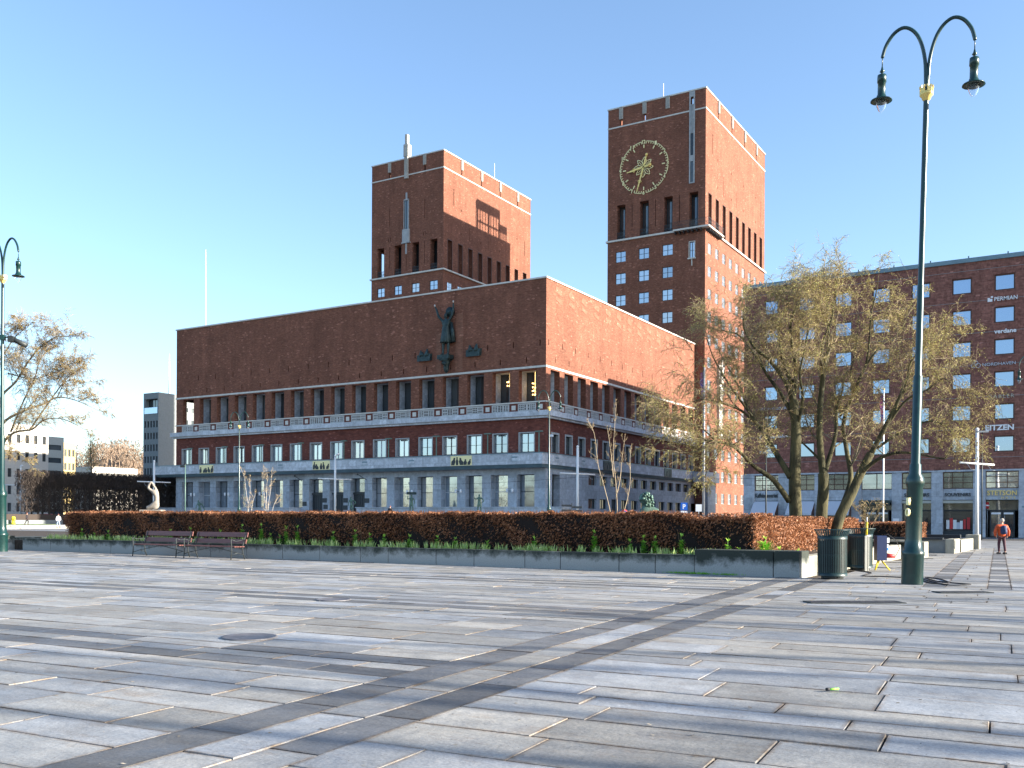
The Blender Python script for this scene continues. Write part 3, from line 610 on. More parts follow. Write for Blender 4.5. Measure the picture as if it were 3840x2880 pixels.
    if clock: mb.box(x0 + 1.5, x1 - 1.2, y0 + 1.6, y1 - 1, 45.2, 50.9)
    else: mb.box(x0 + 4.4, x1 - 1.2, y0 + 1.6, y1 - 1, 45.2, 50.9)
    mb.build('dark_room_box', M['dark'], T)
    mb = MB(); e = .1
    mb.box(x0 - e, x1 + e, y0 - e, y0 + i, 65.86, 66.06); mb.box(x1 - i, x1 + e, y0 + i, y1 + e, 65.86, 66.06); mb.box(x0 - e, x0 + i, y0 + i, y1 + e, 65.86, 66.06); mb.box(x0 + i, x1 - i, y1 - i, y1 + e, 65.86, 66.06)
    mb.build('tower_coping', M['trim'], T)
    mb = MB(); mb.box(x0 - .07, x1 + .07, y0 - .07, y0 + .01, 62.84, 63.04); mb.box(x1 - .01, x1 + .07, y0 + .01, y1 + .07, 62.84, 63.04); mb.build('string_course', M['trim'], T)
    mb = MB(); mb.box(x0 - .25, x1 + .25, y0 - .25, y0 + .01, 44.98, 45.24); mb.box(x1 - .01, x1 + .25, y0 + .01, y1 + .25, 44.98, 45.24); mb.box(x0 - .25, x0 + .01, y0 + .01, y0 + 6, 44.98, 45.24); mb.build('ledge', M['trim'], T)
    for k, h in enumerate(tall):
        if clock: window(T, F, h, 1.25, 'loggia', gm=M['glass_dark'])
        b = MB(); n = 9
        for j in range(n + 1): x = h[0] + .05 + j * (h[1] - h[0] - .1) / n; b.box(x - .015, x + .015, y0 + .1, y0 + .13, 45.3, 46.35)
        b.box(h[0], h[1], y0 + .09, y0 + .14, 46.3, 46.37); b.box(h[0], h[1], y0 + .09, y0 + .14, 45.75, 45.8)
        for j in range(n): x = h[0] + .13 + j * (h[1] - h[0] - .1) / n; b.box(x - .05, x + .05, y0 + .1, y0 + .13, 45.4 + .2 * (j % 3), 45.5 + .2 * (j % 3))
        b.build('railing', M['frame_dark'], T)
    mb = MB()
    for h in rt: surround_part(T, Rt, h, M['frame_brown'], .09, .04, .1)
    for h in rt: window(T, Rt, h, .95, 'mull', fm=M['frame_brown'], gm=M['glass_dark'])
    for h in wn: window(T, F, h, .18, 'cross')
    for h in rwn: window(T, Rt, h, .14, 'cross', fm=M['frame_white'])  # white frames put the sunlight on this face into their colour
    # stone fins under the coping
    fin = MB(); fin.box(-.32, .32, -.14, 0, 0, 1.9)
    for q in (-.24, -.08, .08, .24): fin.box(q - .045, q + .045, -.2, -.14, .05, 1.9)
    fme = fin.mesh('fin'); fme.materials.append(M['fin'])
    fx = (-12.3, -8.35, -4.54) if clock else (-58.15, -50.3)
    for x in fx: obj('stone_fin', fme, None, T, (x, y0, 64.08))
    for k in range(4): obj('stone_fin', fme, None, T, (x1, 51.6 + 6.55 * k, 64.08), R(90))
    return T
TC = tower('clock_tower', -14.55, 1.5, 'taller looking right-hand brick tower with the big gilded clock', True)
TL = tower('plain_tower', -62.3, -46.2, 'left-hand brick tower with stone spire strip and another tower\'s shadow on it')

# stone strip, corner balcony and clock of the right tower
mb = MB(); y = 46.0
mb.box(-1.07, -.87, y - .12, y, 52, 65.8); mb.box(-.4, -.2, y - .12, y, 52, 65.8); mb.box(-.87, -.4, y - .1, y, 59.5, 63.85); mb.box(-.87, -.4, y - .1, y, 55.3, 56.2); mb.box(-.87, -.4, y - .1, y, 65.0, 65.8); mb.box(-.87, -.4, y - .1, y, 52, 52.2)
for q in (-.78, -.63, -.48): mb.box(q - .03, q + .03, y - .15, y - .1, 59.5, 63.85)
mb.build('stone_strip', M['trim_grey'], TC)
for z0, z1 in ((56.2, 59.5), (52.2, 55.3)): window(TC, FRONT(y), (-.87, -.4, z0, z1), -.03, 'cross', gm=M['glass_dark'])
mb = MB(); surround(mb, FRONT(y), (-1.04, -.1, 40.8, 43.2), t=.1, pr=.06, dd=.05); mb.box(-1.2, .05, y - .25, y, 40.6, 40.78); mb.box(-.62, -.5, y - .15, y, 39.6, 40.6); mb.build('window_surround', M['trim'], TC)
mb = MB(); mb.box(-3.3, 1.5, y - .85, y - .26, 44.96, 45.2); mb.box(1.5 + .26, 2.35, y - .85, 52.1, 44.96, 45.2); mb.box(1.5, 1.76, y - .85, y - .26, 44.96, 45.2); mb.build('balcony_slab', M['trim'], TC)
for k in range(7): mb = MB(); mb.box(-3.1 + .68 * k, -3.02 + .68 * k, y - .75, y, 44.55, 44.955); mb.build('balcony_bracket', M['frame_dark'], TC)
for k in range(9): mb = MB(); mb.box(1.5, 2.2, 46.3 + .65 * k, 46.38 + .65 * k, 44.55, 44.955); mb.build('balcony_bracket', M['frame_dark'], TC)
mb = MB()
for k in range(30): x = -3.28 + k * .19; mb.box(x, x + .025, y - .82, y - .8, 45.2, 46.3)
for k in range(36): yy = y - .8 + k * .19; mb.box(2.28, 2.3, yy, yy + .025, 45.2, 46.3)
for z in (45.7, 46.28): mb.box(-3.3, 2.31, y - .83, y - .79, z, z + .04); mb.box(2.27, 2.31, y - .79, 52.1, z, z + .04)
mb.build('balcony_railing', M['frame_dark'], TC)

ck = empty('clock', (-8.42, 46.0, 55.82), 0, 'large round gilded clock face with star centre on the right brick tower', 'clock')
def arcbox(mb, r0, r1, a, hw, y0, y1):
    "a bar lying along a radius of the dial; a clockwise from 12"
    d = Vector((math.sin(a), 0, math.cos(a))); n = Vector((math.cos(a), 0, -math.sin(a)))
    p = [d * r0 - n * hw, d * r0 + n * hw, d * r1 + n * hw, d * r1 - n * hw]
    mb.add([q + Vector((0, y0, 0)) for q in p] + [q + Vector((0, y1, 0)) for q in p], ((0, 1, 2, 3)[::-1], (0, 1, 5, 4), (1, 2, 6, 5), (2, 3, 7, 6), (3, 0, 4, 7)))
mb = MB(); RD = 4.05
for k in range(60):
    a = k * math.pi / 30
    if k % 5:
        arcbox(mb, RD - .40, RD - .04, a, .05, -.12, -.04)
        for j in (-.5, 0, .5): pass
    # ring segments, broken at the numerals
    if k % 5 not in (4, 0) or True:
        a0, a1 = a + .02, a + math.pi / 30 + .0
        if not (k % 5 == 4 or k % 5 == 0):
            arc = [(math.sin(q), math.cos(q)) for q in (a0 - .02, a1)]
            pts = [(RD * s, RD * c) for s, c in arc] + [((RD - .10) * s, (RD - .10) * c) for s, c in arc[::-1]]
            mb.add([(x, -.12, z) for x, z in pts] + [(x, -.04, z) for x, z in pts], ((0, 1, 2, 3), (0, 4, 5, 1), (1, 5, 6, 2), (2, 6, 7, 3), (3, 7, 4, 0)))
mb.build('minute_ring', M['pale_gold'], ck)
mb = MB()
for k in range(12): arcbox(mb, RD - 1.05, RD - .55, k * math.pi / 6, .075, -.14, -.04)
mb.build('hour_marks', M['pale_gold'], ck)
for k in range(1, 13):
    a = k * math.pi / 6; n = put_text('numeral', str(k), 0, 0, 0, .34 if k < 10 else .56, .58, M['pale_gold'], ck, bold=.02, ext=.04)
    wd = .34 if k < 10 else .56; n.location = (math.sin(a) * (RD - .12) - wd / 2, -.12, math.cos(a) * (RD - .12) - .29)
mb = MB()
for k in range(8):
    a = k * math.pi / 4 + .1; d = Vector((math.sin(a), 0, math.cos(a))); n = Vector((math.cos(a), 0, -math.sin(a)))
    pts = [d * .3 - n * .14, d * .95 - n * .36, d * 1.55 - n * .05, d * 1.55 + n * .05, d * .95 + n * .36, d * .3 + n * .14]
    for i in range(5): 
        mb.tube([pts[i] + Vector((0, -.12, 0)), pts[i + 1] + Vector((0, -.12, 0))], .075, 4)
    mb.tube([d * .2 + Vector((0, -.12, 0)), d * 1.2 + Vector((0, -.12, 0))], .06, 4)
mb.build('star', M['pale_gold'], ck, False)
def hand(name, a, L, tail, w_):
    mb = MB(); arcbox(mb, -tail, L * .8, a, w_, -.32, -.24); arcbox(mb, L * .8, L, a, w_ * .55, -.32, -.24)
    d = Vector((math.sin(a), 0, math.cos(a))); mb.ball(tuple(d * -tail + Vector((0, -.28, 0))), w_ * 2.2, 8); n = Vector((math.cos(a), 0, -math.sin(a)))
    for s in (-1, 1): mb.tube([d * L * .5 + Vector((0, -.28, 0)), d * L * .58 + n * s * w_ * 2.6 + Vector((0, -.28, 0)), d * L * .68 + Vector((0, -.28, 0))], w_ * .5, 5)
    mb.build(name, M['gold'], ck, False)
hand('hour_hand', math.atan2(-2.75, -.45), 2.8, 1.1, .13); hand('minute_hand', math.atan2(-1.04, -3.55), 3.75, 1.9, .11)

# roof pavilion of the clock tower (its lattice throws the shadow seen on the other tower)
mb = MB(); xa, xb, ya, yb = -12.4, -10.9, 65.0, 73.1
for k, wd in enumerate((.5, .32, .22, .22, .6, .22, .25, .22, .5)): yy = ya + k * (yb - ya - .5) / 8; mb.box(xa, xa + .16, yy, yy + wd, 62, 70.9)
mb.box(xa, xb, ya, yb, 70.9, 72.2); mb.box(xb - .2, xb, ya, ya + .2, 62, 70.9); mb.box(xb - .2, xb, yb - .2, yb, 62, 70.9); mb.box(xa + .02, xa + .14, ya, yb, 68.1, 68.45)
mb.box(xa, xb, yb + .01, yb + 2.6, 68.6, 69.6)
for k in range(5): yy = yb + .15 + k * .55; mb.box(xa, xa + .2, yy, yy + .22, 62, 68.6)
mb.build('roof_pavilion', M['roof_metal'], TC)

# stone spire strip of the left tower
mb = MB(); x = -54.28
mb.box(x - .38, x + .38, y - .3, y, 62.3, 66.2); mb.box(x - .5, x + .5, y - .4, y + .6, 66.2, 68.4); mb.box(x - .25, x + .25, y - .3, y + .3, 68.4, 70.2)
for q in (-.3, -.1, .1, .3): mb.box(x + q - .05, x + q + .05, y - .36, y - .3, 63.5, 66.2)
mb.build('spire_strip', M['fin'], TL); mb = MB(); mb.box(x - .16, x + .16, y - .15, y, 58.62, 59.8); mb.build('stone_finial', M['trim_grey'], TL)
mb = MB(); mb.box(x - .55, x - .42, y - .2, y, 53.2, 58.5); mb.box(x + .42, x + .55, y - .2, y, 53.2, 58.5); mb.box(x - .55, x + .55, y - .2, y, 58.4, 58.6)
mb.box(x - .75, x + .75, y - .35, y, 50.9, 53.2); mb.box(x - .9, x + .9, y - .4, y, 50.7, 50.9); mb.box(x - .13, x + .13, y - .2, y, 48.8, 50.7)
mb.build('stone_window_frame', M['trim_grey'], TL)
window(TL, FRONT(y), (x - .42, x + .42, 53.2, 58.4), -.05, 'mull', gm=M['glass_dark'])
mb = MB(); mb.tube([(0, 0, 62), (0, 0, 69.3)], .05, 5); mb.build('lightning_rod', M['white'], TC, False, loc=(-6.3, 48.5, 0)); mb = MB(); mb.tube([(0, 0, 62), (0, 0, 70.2)], .04, 5); mb.build('lightning_rod', M['white'], TL, False, loc=(-48, 65.5, 0))
# white marble strip on the sunlit foot of the right tower
mb = MB(); mb.box(1.5, 1.9, 51.6, 53.2, 14, 25.4); mb.box(1.9, 2.2, 51.9, 52.9, 22.5, 25.0); mb.box(1.9, 2.1, 52.1, 52.7, 25.4, 26.2)
mb.build('marble_strip', M['trim'], TC)
# ordinary side wall between block and tower foot
mb = MB(); mb.box(.51, 2.4, 44, 50.3, 7.0, 8.5); mb.build('canopy_end', M['stone'], hall)
mb = MB(); mb.box(1.51, 2.1, 46.0, 49.5, 0, 6.99); mb.build('side_porch', M['stone_pier'], hall)

# ------------------------------------------------------------------ office building on the right
OX, OY, OH = 21.25, 2.2, 24.55; OL, OD = 46.0, 36.0
ob = empty('office_building', (OX, OY, 0), 0, 'red brick office block with square windows, company names and stone shop front', 'building')
F = FRONT(0); mb = MB()
cols = [(2.0, 3.35)] + [(5.3 + 3.38 * k, 6.9 + 3.38 * k) for k in range(12)]; rows = [21.5 - 2.81 * k for k in range(6)]
wh = [(a, b, z, z + 1.42, .28) for z in rows for (a, b) in cols]
wall(mb, F, 0, OL, 5.95, 24.25, wh)
wall(mb, LEFT(0), -OD, 0, 5.95, 24.25, [(-(2.2 + 3.3 * k + 1.6), -(2.2 + 3.3 * k), z, z + 1.42, .2) for z in rows for k in range(10)])
mb.quad((OL, 0, 0), (OL, OD, 0), (OL, OD, 24.25), (OL, 0, 24.25)); mb.quad((0, OD, 0), (0, OD, 24.25), (OL, OD, 24.25), (OL, OD, 0))
mb.build('brick_wall', M['brick_right'], ob)
mb = MB(); mb.box(-.12, OL + .1, -.14, .6, 24.25, 24.62); mb.box(-.12, .6, .6, OD, 24.25, 24.62); mb.box(-.05, OL, .6, OD - .1, 24.2, 24.3)
for k in range(14): mb.box(1.5 + 3.1 * k, 1.62 + 3.1 * k, -.1, .02, 24.62, 24.8)
mb.box(.3, OL, 19, 35.9, 24.31, 26.25); mb.build('roof_edge', M['roof_metal'], ob)
mb = MB()
for z in (23.5, 20.75, 17.95, 15.1, 12.3, 9.5, 7.0): mb.box(0, OL, -.012, -.001, z, z + .035)
mb.build('joint_strip', M['conc_grey'], ob)
M['glass_blue'] = mat('office_glass', (0.36, 0.44, 0.56), 0.03, metal=0.85, spec=0.8)
for h in wh: window(ob, F, h, .16, 'thick', fm=M['frame_brown'], gm=M['glass_blue'])
for z in rows:
    for k in range(10): window(ob, LEFT(0), (-(2.2 + 3.3 * k + 1.6), -(2.2 + 3.3 * k), z, z + 1.42), .16, 'thick', fm=M['frame_brown'], gm=M['glass_blue'])
piers = [(-.0, 1.07), (3.45, 4.5), (6.9, 7.95), (10.3, 11.15), (13.85, 14.7), (17.2, 18.14), (20.6, 21.58), (24.15, 25.1)] + [(27.6 + 3.4 * k, 28.6 + 3.4 * k) for k in range(6)]
pb = MB(); pb.box(0, 1.0, 0, .9, 0, 5.95)
for k, (a, b) in enumerate(piers): m_ = MB(); m_.box(a, b, 0, .8, 0, 5.8); m_.build('stone_pier', M['stone_pier'], ob)
m_ = MB(); m_.box(0, OL, -.05, .8, 5.8, 5.95); m_.box(0, .8, .8, OD, 0, 5.94); m_.build('stone_band', M['stone_pier'], ob)
m_ = MB(); m_.box(.8, OL, 2.4, 2.6, 0, 5.8); m_.build('shop_back_wall', M['interior'], ob)
for k in range(len(piers) - 1):
    a, b = piers[k][1] + .002, piers[k + 1][0] - .002
    window(ob, F, (a, b, 4.3, 5.78), .3, 'rows' if k not in (3,) else 'mull', fm=M['frame_brown'], gm=M['glass_dark'] if k % 3 else M['glass'])
    m_ = MB(); m_.box(a, b, .22, .5, 3.3, 4.28); m_.build('sign_fascia', M['stone_pier'], ob)
    kind = 'awning' if k < 3 else 'porch' if k == 3 else 'shop' if k in (4, 5, 7, 8, 9) else 'hat'
    if kind == 'awning':
        z0, z1, o_ = 3.25, 2.05, -1.25; m_ = MB(); m_.quad((a - .05, .15, z0), (a - .05 - .0, o_, z1), (b + .0, o_, z1), (b + .0, .15, z0)); m_.quad((a - .05, o_, z1), (a - .05, o_, z1 - .16), (b, o_, z1 - .16), (b, o_, z1))
        m_.quad((a - .05, .15, z0 - .02), (b, .15, z0 - .02), (b, o_ + .01, z1 - .02), (a - .05, o_ + .01, z1 - .02)); aw = m_.build('awning', M['awning'], ob)
        m_ = MB(); m_.add([(b, .15, z0), (b, o_, z1), (b, o_, z1 - .16), (b, .15, z1 - .2)], ((0, 1, 2, 3),)); m_.add([(a - .05, .15, z0), (a - .05, o_, z1), (a - .05, o_, z1 - .16), (a - .05, .15, z1 - .2)], ((3, 2, 1, 0),)); m_.build('awning_side', M['frame_brown'], aw)
    if kind == 'porch':
        m_ = MB(); m_.box(a, b, -.9, .3, 3.1, 3.28); m_.box(a, b, -.95, -.9, 2.85, 3.28)
        m_.build('porch_canopy', M['bin'], ob)
    door = kind in ('porch', 'hat')
    window(ob, F, (a, b, 2.35, 3.28), .55, 'plain', fm=M['frame_dark'], gm=M['glass_dark'])
    if door:
        for s in (0, 1):
            aa = a + .3 + s * (b - a - .6) / 2; bb = aa + (b - a - .6) / 2
            d = window(ob, F, (aa + .01, bb - .01, .02, 2.33), .6, 'thick', fm=M['frame_dark'], gm=M['glass_dark'], name='shop_door')
            m_ = MB(); xh = (bb - .2) if s == 0 else (aa + .16); m_.box(xh, xh + .045, .48, .52, .8, 1.9); m_.build('door_handle', M['grey_metal'], d, loc=(-aa - .01, -.6 + .0, -.02))
            m_ = MB(); m_.box(aa + .12, bb - .12, .5, .53, 2.02, 2.18); m_.build('door_plate', M['sign_white'], ob)
    else:
        window(ob, F, (a, b, .5, 2.33), .6, 'plain', fm=M['frame_dark'], gm=M['glass_dark']); m_ = MB(); m_.box(a, b, .4, .7, 0, .49); m_.build('shop_sill', M['frame_dark'], ob)
        if kind == 'shop':
            m_ = MB(); m_.box(a, b, .05, .4, 3.0, 3.24); m_.build('rolled_awning', M['conc_light'], ob)
            rr = random.Random(k)
            for j in range(7):
                x = a + .25 + j * (b - a - .5) / 7; m_ = MB(); hh = rr.uniform(.3, 1.1); m_.box(x, x + rr.uniform(.12, .3), .5, .56, .7, .7 + hh); m_.build('shop_goods', [M['white'], M['red'], M['interior'], M['awning']][rr.randrange(4)], ob)
m_ = MB(); m_.box(13.98, 14.5, -.03, 0, 1.25, 1.62); m_.build('notice', M['sign_white'], ob); m_ = MB(); m_.box(10.4, 10.95, -.03, 0, 1.3, 1.65); m_.build('notice', M['sign_white'], ob)
m_ = MB(); m_.box(24.4, 25.0, -.04, 0, 2.6, 2.74); m_.build('street_name_plate', M['roof_metal'], ob)
def sign(n, txt, x0, x1, z, h, m, **k): return put_text('sign_letters', txt, x0, -.06, z, x1 - x0, h, m, ob, **k)
sign(1, 'PERMIAN', 22.2, 24.0, 20.6, .34, M['sign_white'], bold=.012, shear=.05)
b = MB(); b.box(21.68, 22.05, -.08, -.02, 20.58, 20.82); b.box(21.68, 21.86, -.08, -.02, 20.82, 20.92); b.box(21.93, 22.1, -.08, -.02, 20.9, 21.05); b.build('sign_logo', M['sign_white'], ob)
sign(2, 'verdane', 22.2, 23.92, 17.75, .38, M['sign_white'], bold=.03)
sign(3, 'NORDHAVEN', 21.3, 23.88, 14.98, .27, M['awning'], bold=.005)
b = MB()
for cx in (20.6, 20.95): b.tube([(cx + .19 * math.cos(a * .52), -.05, 15.1 + .19 * math.sin(a * .52)) for a in range(13)], .025, 5)
b.tube([(20.78 + .17 * math.cos(a * .52), -.05, 15.33 + .17 * math.sin(a * .52)) for a in range(13)], .025, 5); b.build('sign_logo', M['awning'], ob, False)
sign(4, 'GABLER', 21.75, 23.79, 12.12, .33, M['conc_light'], spacing=1.25)
sign(5, 'EITZEN', 21.55, 23.77, 9.33, .48, M['sign_white'], bold=.035)
sign(6, 'KONGSBERG', 1.7, 4.6, 12.15, .26, M['awning']); sign(7, 'Regnskap', 2.3, 4.7, 9.35, .36, M['sign_white'], bold=.01)
b = MB(); b.tube([(1.85 + .2 * math.cos(a * .52), -.05, 9.52 + .2 * math.sin(a * .52)) for a in range(10)], .04, 5); b.build('sign_logo', M['sign_white'], ob, False)
def fsign(txt, a, b_, z, h, m, **k): return put_text('sign_letters', txt, a, .18, z, b_ - a, h, m, ob, **k)
fsign('Kaffebrenneriet', 1.15, 3.35, 3.62, .42, M['frame_dark'], bold=.015); fsign('SOUVENIRS', 18.3, 20.4, 3.62, .30, M['frame_dark'], bold=.02)
fsign('SOUVENIRS', 14.9, 17.0, 3.62, .30, M['frame_dark'], bold=.02); fsign('STETSON', 21.7, 24.0, 3.68, .42, M['gold'], bold=.01); fsign('H A T S', 22.8, 23.9, 3.38, .17, M['gold'])

m_ = MB(); m_.box(0, 30, OD + .01, OD + 18, 0, 20.3); m_.build('rear_wing', M['brick_right'], ob)
# ------------------------------------------------------------------ far left: blocks, hill, clipped limes
def block(name, x0, x1, y0, y1, h, m, label, cat='building', cols=5, rows=6, z0=2, ww=.55, wh_=.5, gm=None, right_cols=0, fm=None, stripes=False):
    T = empty(name, (x0, y0, 0), 0, label, cat); W, D = x1 - x0, y1 - y0; b = MB(); hs = []; sx = W / cols; sz = (h - z0 - 1) / rows
    for i in range(cols):
        for j in range(rows): cx, cz = (i + .5) * sx, z0 + (j + .5) * sz; hs.append((cx - sx * ww / 2, cx + sx * ww / 2, cz - sz * wh_ / 2, cz + sz * wh_ / 2, .25))
    P = FRONT(0); wall(b, P, 0, W, 0, h, hs); rh = []
    if right_cols:
        s = D / right_cols
        for i in range(right_cols):
            for j in range(rows): cx, cz = (i + .5) * s, z0 + (j + .5) * sz; rh.append((cx - s * ww / 2, cx + s * ww / 2, cz - sz * wh_ / 2, cz + sz * wh_ / 2, .25))
    P2 = RIGHT(W); wall(b, P2, 0, D, 0, h, rh); wall(b, LEFT(0), -D, 0, 0, h); b.quad((0, 0, h), (W, 0, h), (W, D, h), (0, D, h)); b.build('wall', m, T)
    for q in hs: window(T, P, q, .2, 'mull', gm=gm or M['glass_dark'], fm=fm)
    for q in rh: window(T, P2, q, .2, 'mull', gm=gm or M['glass_dark'], fm=fm)
    return T
# grey tower block; the sun on its flank is put in as lighter concrete
gb = empty('concrete_block', (-136.9, 54.6, 0), 0, 'grey concrete tower block with a sunlit side and roof terrace left of the town hall', 'building')
b = MB(); hs = []
for i in range(5):
    for j in range(8): hs.append((.35 + i * 1.0 - (0), .95 + i * 1.0, 3.0 + j * 2.72, 4.5 + j * 2.72, .3))
Wb = 5.2
hs2 = [(.6, 4.9, 26.3, 28.6, 1.2)]
wall(b, FRONT(0), 0, Wb, 0, 30, hs + hs2); b.cur = 1
rh = [(5.6 + i * 1.9, 6.5 + i * 1.9, z, z + 1.0, .2) for i in range(5) for z in (26.2, 23.3)] + [(7.5 + i * 2.1, 8.9 + i * 2.1, z, z + 1.3, .2) for i in range(4) for z in (5.5, 8.2, 11, 13.7, 16.4)]
wall(b, RIGHT(Wb), 0, 26, 0, 30, rh); b.cur = 0; wall(b, LEFT(0), -26, 0, 0, 30); b.quad((0, 0, 30), (Wb, 0, 30), (Wb, 26, 30), (0, 26, 30)); b.quad((0, 26, 0), (0, 26, 30), (Wb, 26, 30), (Wb, 26, 0))
b.build('wall', [M['conc_grey'], M['conc_light']], gb)
for q in hs: window(gb, FRONT(0), q, .25, 'plain', gm=M['glass_dark'])
window(gb, FRONT(0), hs2[0], 1.1, 'mull', gm=M['glass_dark'])
for q in rh: window(gb, RIGHT(Wb), q, .15, 'plain', gm=M['glass_dark'])
b = MB(); b.box(.5, 5.0, -.15, 0, 25.2, 26.6); b.build('terrace_screen', M['glass_blue'], gb)
b = MB(); b.box(Wb, Wb + .5, 5.2, 26, 21.2, 22.3); b.build('flank_band', M['white'], gb)
b = MB(); b.box(Wb, Wb + .8, 7.5, 26, 15.0, 21.19); b.build('stair_panel', M['conc_light'], gb)
b = MB()
for k in range(4): b.box(Wb + .8, Wb + .86, 8.5 + 3.2 * k, 8.6 + 3.2 * k, 15, 21)
b.build('panel_joint', M['conc_grey'], gb)
b = MB(); b.tube([(1.5, 6, 30), (1.5, 6, 40)], [.22, .05], 6); b.build('antenna', M['white'], gb, False)
b = MB(); b.box(3.5, 3.9, 13, 14, 30, 33.8); b.box(3.0, 4.2, 16, 17.6, 30, 31.2); b.build('roof_plant', M['white'], gb)

xa_, ya_ = gxy(180, 166)
b1 = block('stone_office', xa_ - 40, xa_, ya_ - 17, ya_, 17.0, M['cream'], 'pale stone office building with rows of small windows behind the left tree', cols=14, rows=5, z0=1.5, ww=.42, wh_=.5, right_cols=11)
xa_, ya_ = gxy(238, 232)
b2 = block('banded_office', xa_ - 14, xa_, ya_ - 6.5, ya_, 20.6, M['conc_light'], 'grey-white office building with long window bands left of the yellow one', cols=4, rows=6, ww=.8, wh_=.4, right_cols=1, z0=1)
for k_ in range(1): pass
xa_, ya_ = gxy(281, 262)
b3 = block('yellow_building', xa_ - 9, xa_, ya_ - 3.6, ya_, 21.6, mat('yellow_render', (0.60, 0.44, 0.19), .85), 'small yellow building with square windows below the wooded hill', cols=3, rows=5, z0=2, ww=.6, wh_=.5, right_cols=3)
xa_, ya_ = gxy(515, 300)
b4 = block('cream_apartments', xa_ - 20, xa_, ya_ - 16, ya_, 16.5, M['cream'], 'cream apartment house glimpsed between bare trees under the hill', cols=8, rows=4, ww=.4, wh_=.4, right_cols=8)
# bare trees standing in front of it, and along the quay behind the viewer where the windows mirror them
# hill
hm = MB(); vs = []; NX, NY = 34, 8
for i in range(NX):
    px = 40 + i * 24
    for j in range(NY):
        d = 330 + j * 26; x, y = gxy(px, d); prof = math.exp(-((px - 430) / 260) ** 2) * (1 + .04 * math.sin(px * .045)); vs.append((x, y, 29.5 * prof * math.sin(min(1, (j + .2) / 4) * math.pi / 2)))
hm.add(vs, [(i * NY + j, (i + 1) * NY + j, (i + 1) * NY + j + 1, i * NY + j + 1) for i in range(NX - 1) for j in range(NY - 1)], True)
tag(hm.build('hill', mat('wooded_slope', (0.13, 0.095, 0.065), .95, noise=.3, nscale=.1)), None, None, None, 'structure')
rr = random.Random(3); wm = MB()
for t in range(900):
    i, j = rr.randrange(NX - 1), rr.randrange(0, 5); v = Vector(vs[i * NY + j]) + Vector((rr.uniform(-9, 9), rr.uniform(-9, 9), -.5))
    H_ = rr.uniform(5.5, 8.5); wm.tube([v, v + Vector((0, 0, H_ * .6))], [.22, .1], 3, False)
    for k in range(26):
        a = rr.uniform(0, 6.28); rad = rr.uniform(.3, 2.8); z = H_ * rr.uniform(.35, 1.0) - rad * .5; p = v + Vector((rad * math.cos(a), rad * math.sin(a), z)); q = Vector((rr.uniform(-.9, .9), rr.uniform(-.9, .9), rr.uniform(.3, 1.5)))
        wd = Vector((rr.uniform(-.5, .5), rr.uniform(-.5, .5), .15)); wm.add([p, p + wd, p + q], ((0, 1, 2),))
tag(wm.build('wooded_hillside', mat('hill_twigs', (0.30, 0.21, 0.15), .9, col2=(.18, .13, .09), nscale=.15), None, False), 'brown bare wood covering the far hill', 'wood', None, 'stuff')
rr = random.Random(8); qm = MB()
for k in range(170):
    x, y = rr.uniform(-230, 120), rr.uniform(-190, -160); H_ = rr.uniform(9, 19); v = Vector((x, y, 0)); qm.tube([v, v + Vector((0, 0, H_ * .6))], [.35, .15], 4, False)
    for j in range(90):
        a = rr.uniform(0, 6.28); rad = rr.uniform(.3, 4.2); z = H_ * rr.uniform(.2, 1.0) - rad * .4; p = v + Vector((rad * math.cos(a), rad * math.sin(a), max(.3, z))); q = Vector((rr.uniform(-1.4, 1.4), rr.uniform(-1, 1), rr.uniform(.2, 1.8)))
        wd = Vector((rr.uniform(-.6, .6), rr.uniform(-.3, .3), .15)); qm.add([p, p + wd, p + q], ((0, 1, 2),))
tag(qm.build('quay_trees', mat('quay_twigs', (.17, .13, .07), .9, col2=(.08, .08, .04), nscale=.12), None, False), 'line of budding trees on the quay behind the viewer, mirrored in the windows', 'trees', None, 'stuff')
# row of clipped limes
def lime_meshes(seed):
    r = random.Random(seed); tr = MB(); tr.tube([(0, 0, 0), (.03, .02, 2), (0, 0, 5.5)], [.16, .13, .08], 6); cr = MB()
    for k in range(14):
        a = r.uniform(0, 6.28); z = r.uniform(1.8, 5); L_ = r.uniform(.8, 1.7); tr.tube([(0, 0, z), (L_ * .6 * math.cos(a), L_ * .6 * math.sin(a), z + .6), (L_ * math.cos(a), L_ * math.sin(a), z + 1.5)], [.06, .035, .015], 4, False)
    for k in range(2300):
        top = r.random() < .6; z = r.uniform(5.0, 7.1) if top else r.uniform(1.6, 5.4); p = Vector((r.uniform(-1.15, 1.15), r.uniform(-1.1, 1.1), z))
        q = Vector((r.uniform(-.3, .3), r.uniform(-.3, .3), r.uniform(.1, .6) if z < 6.7 else r.uniform(0, .15))); wd = Vector((r.uniform(-.09, .09), r.uniform(-.09, .09), .03)); cr.add([p, p + wd, p + q], ((0, 1, 2),))
    a, b = tr.mesh('trunk', False), cr.mesh('crown', False); a.materials.append(M['twig_dark']); b.materials.append(M['twig_dark']); return a, b
lm = [lime_meshes(i) for i in range(3)]
lpx = [100, 142, 185, 232, 277, 318, 357, 392, 430, 467, 503, 537, 572, 605, 637, 668, 702, 735]
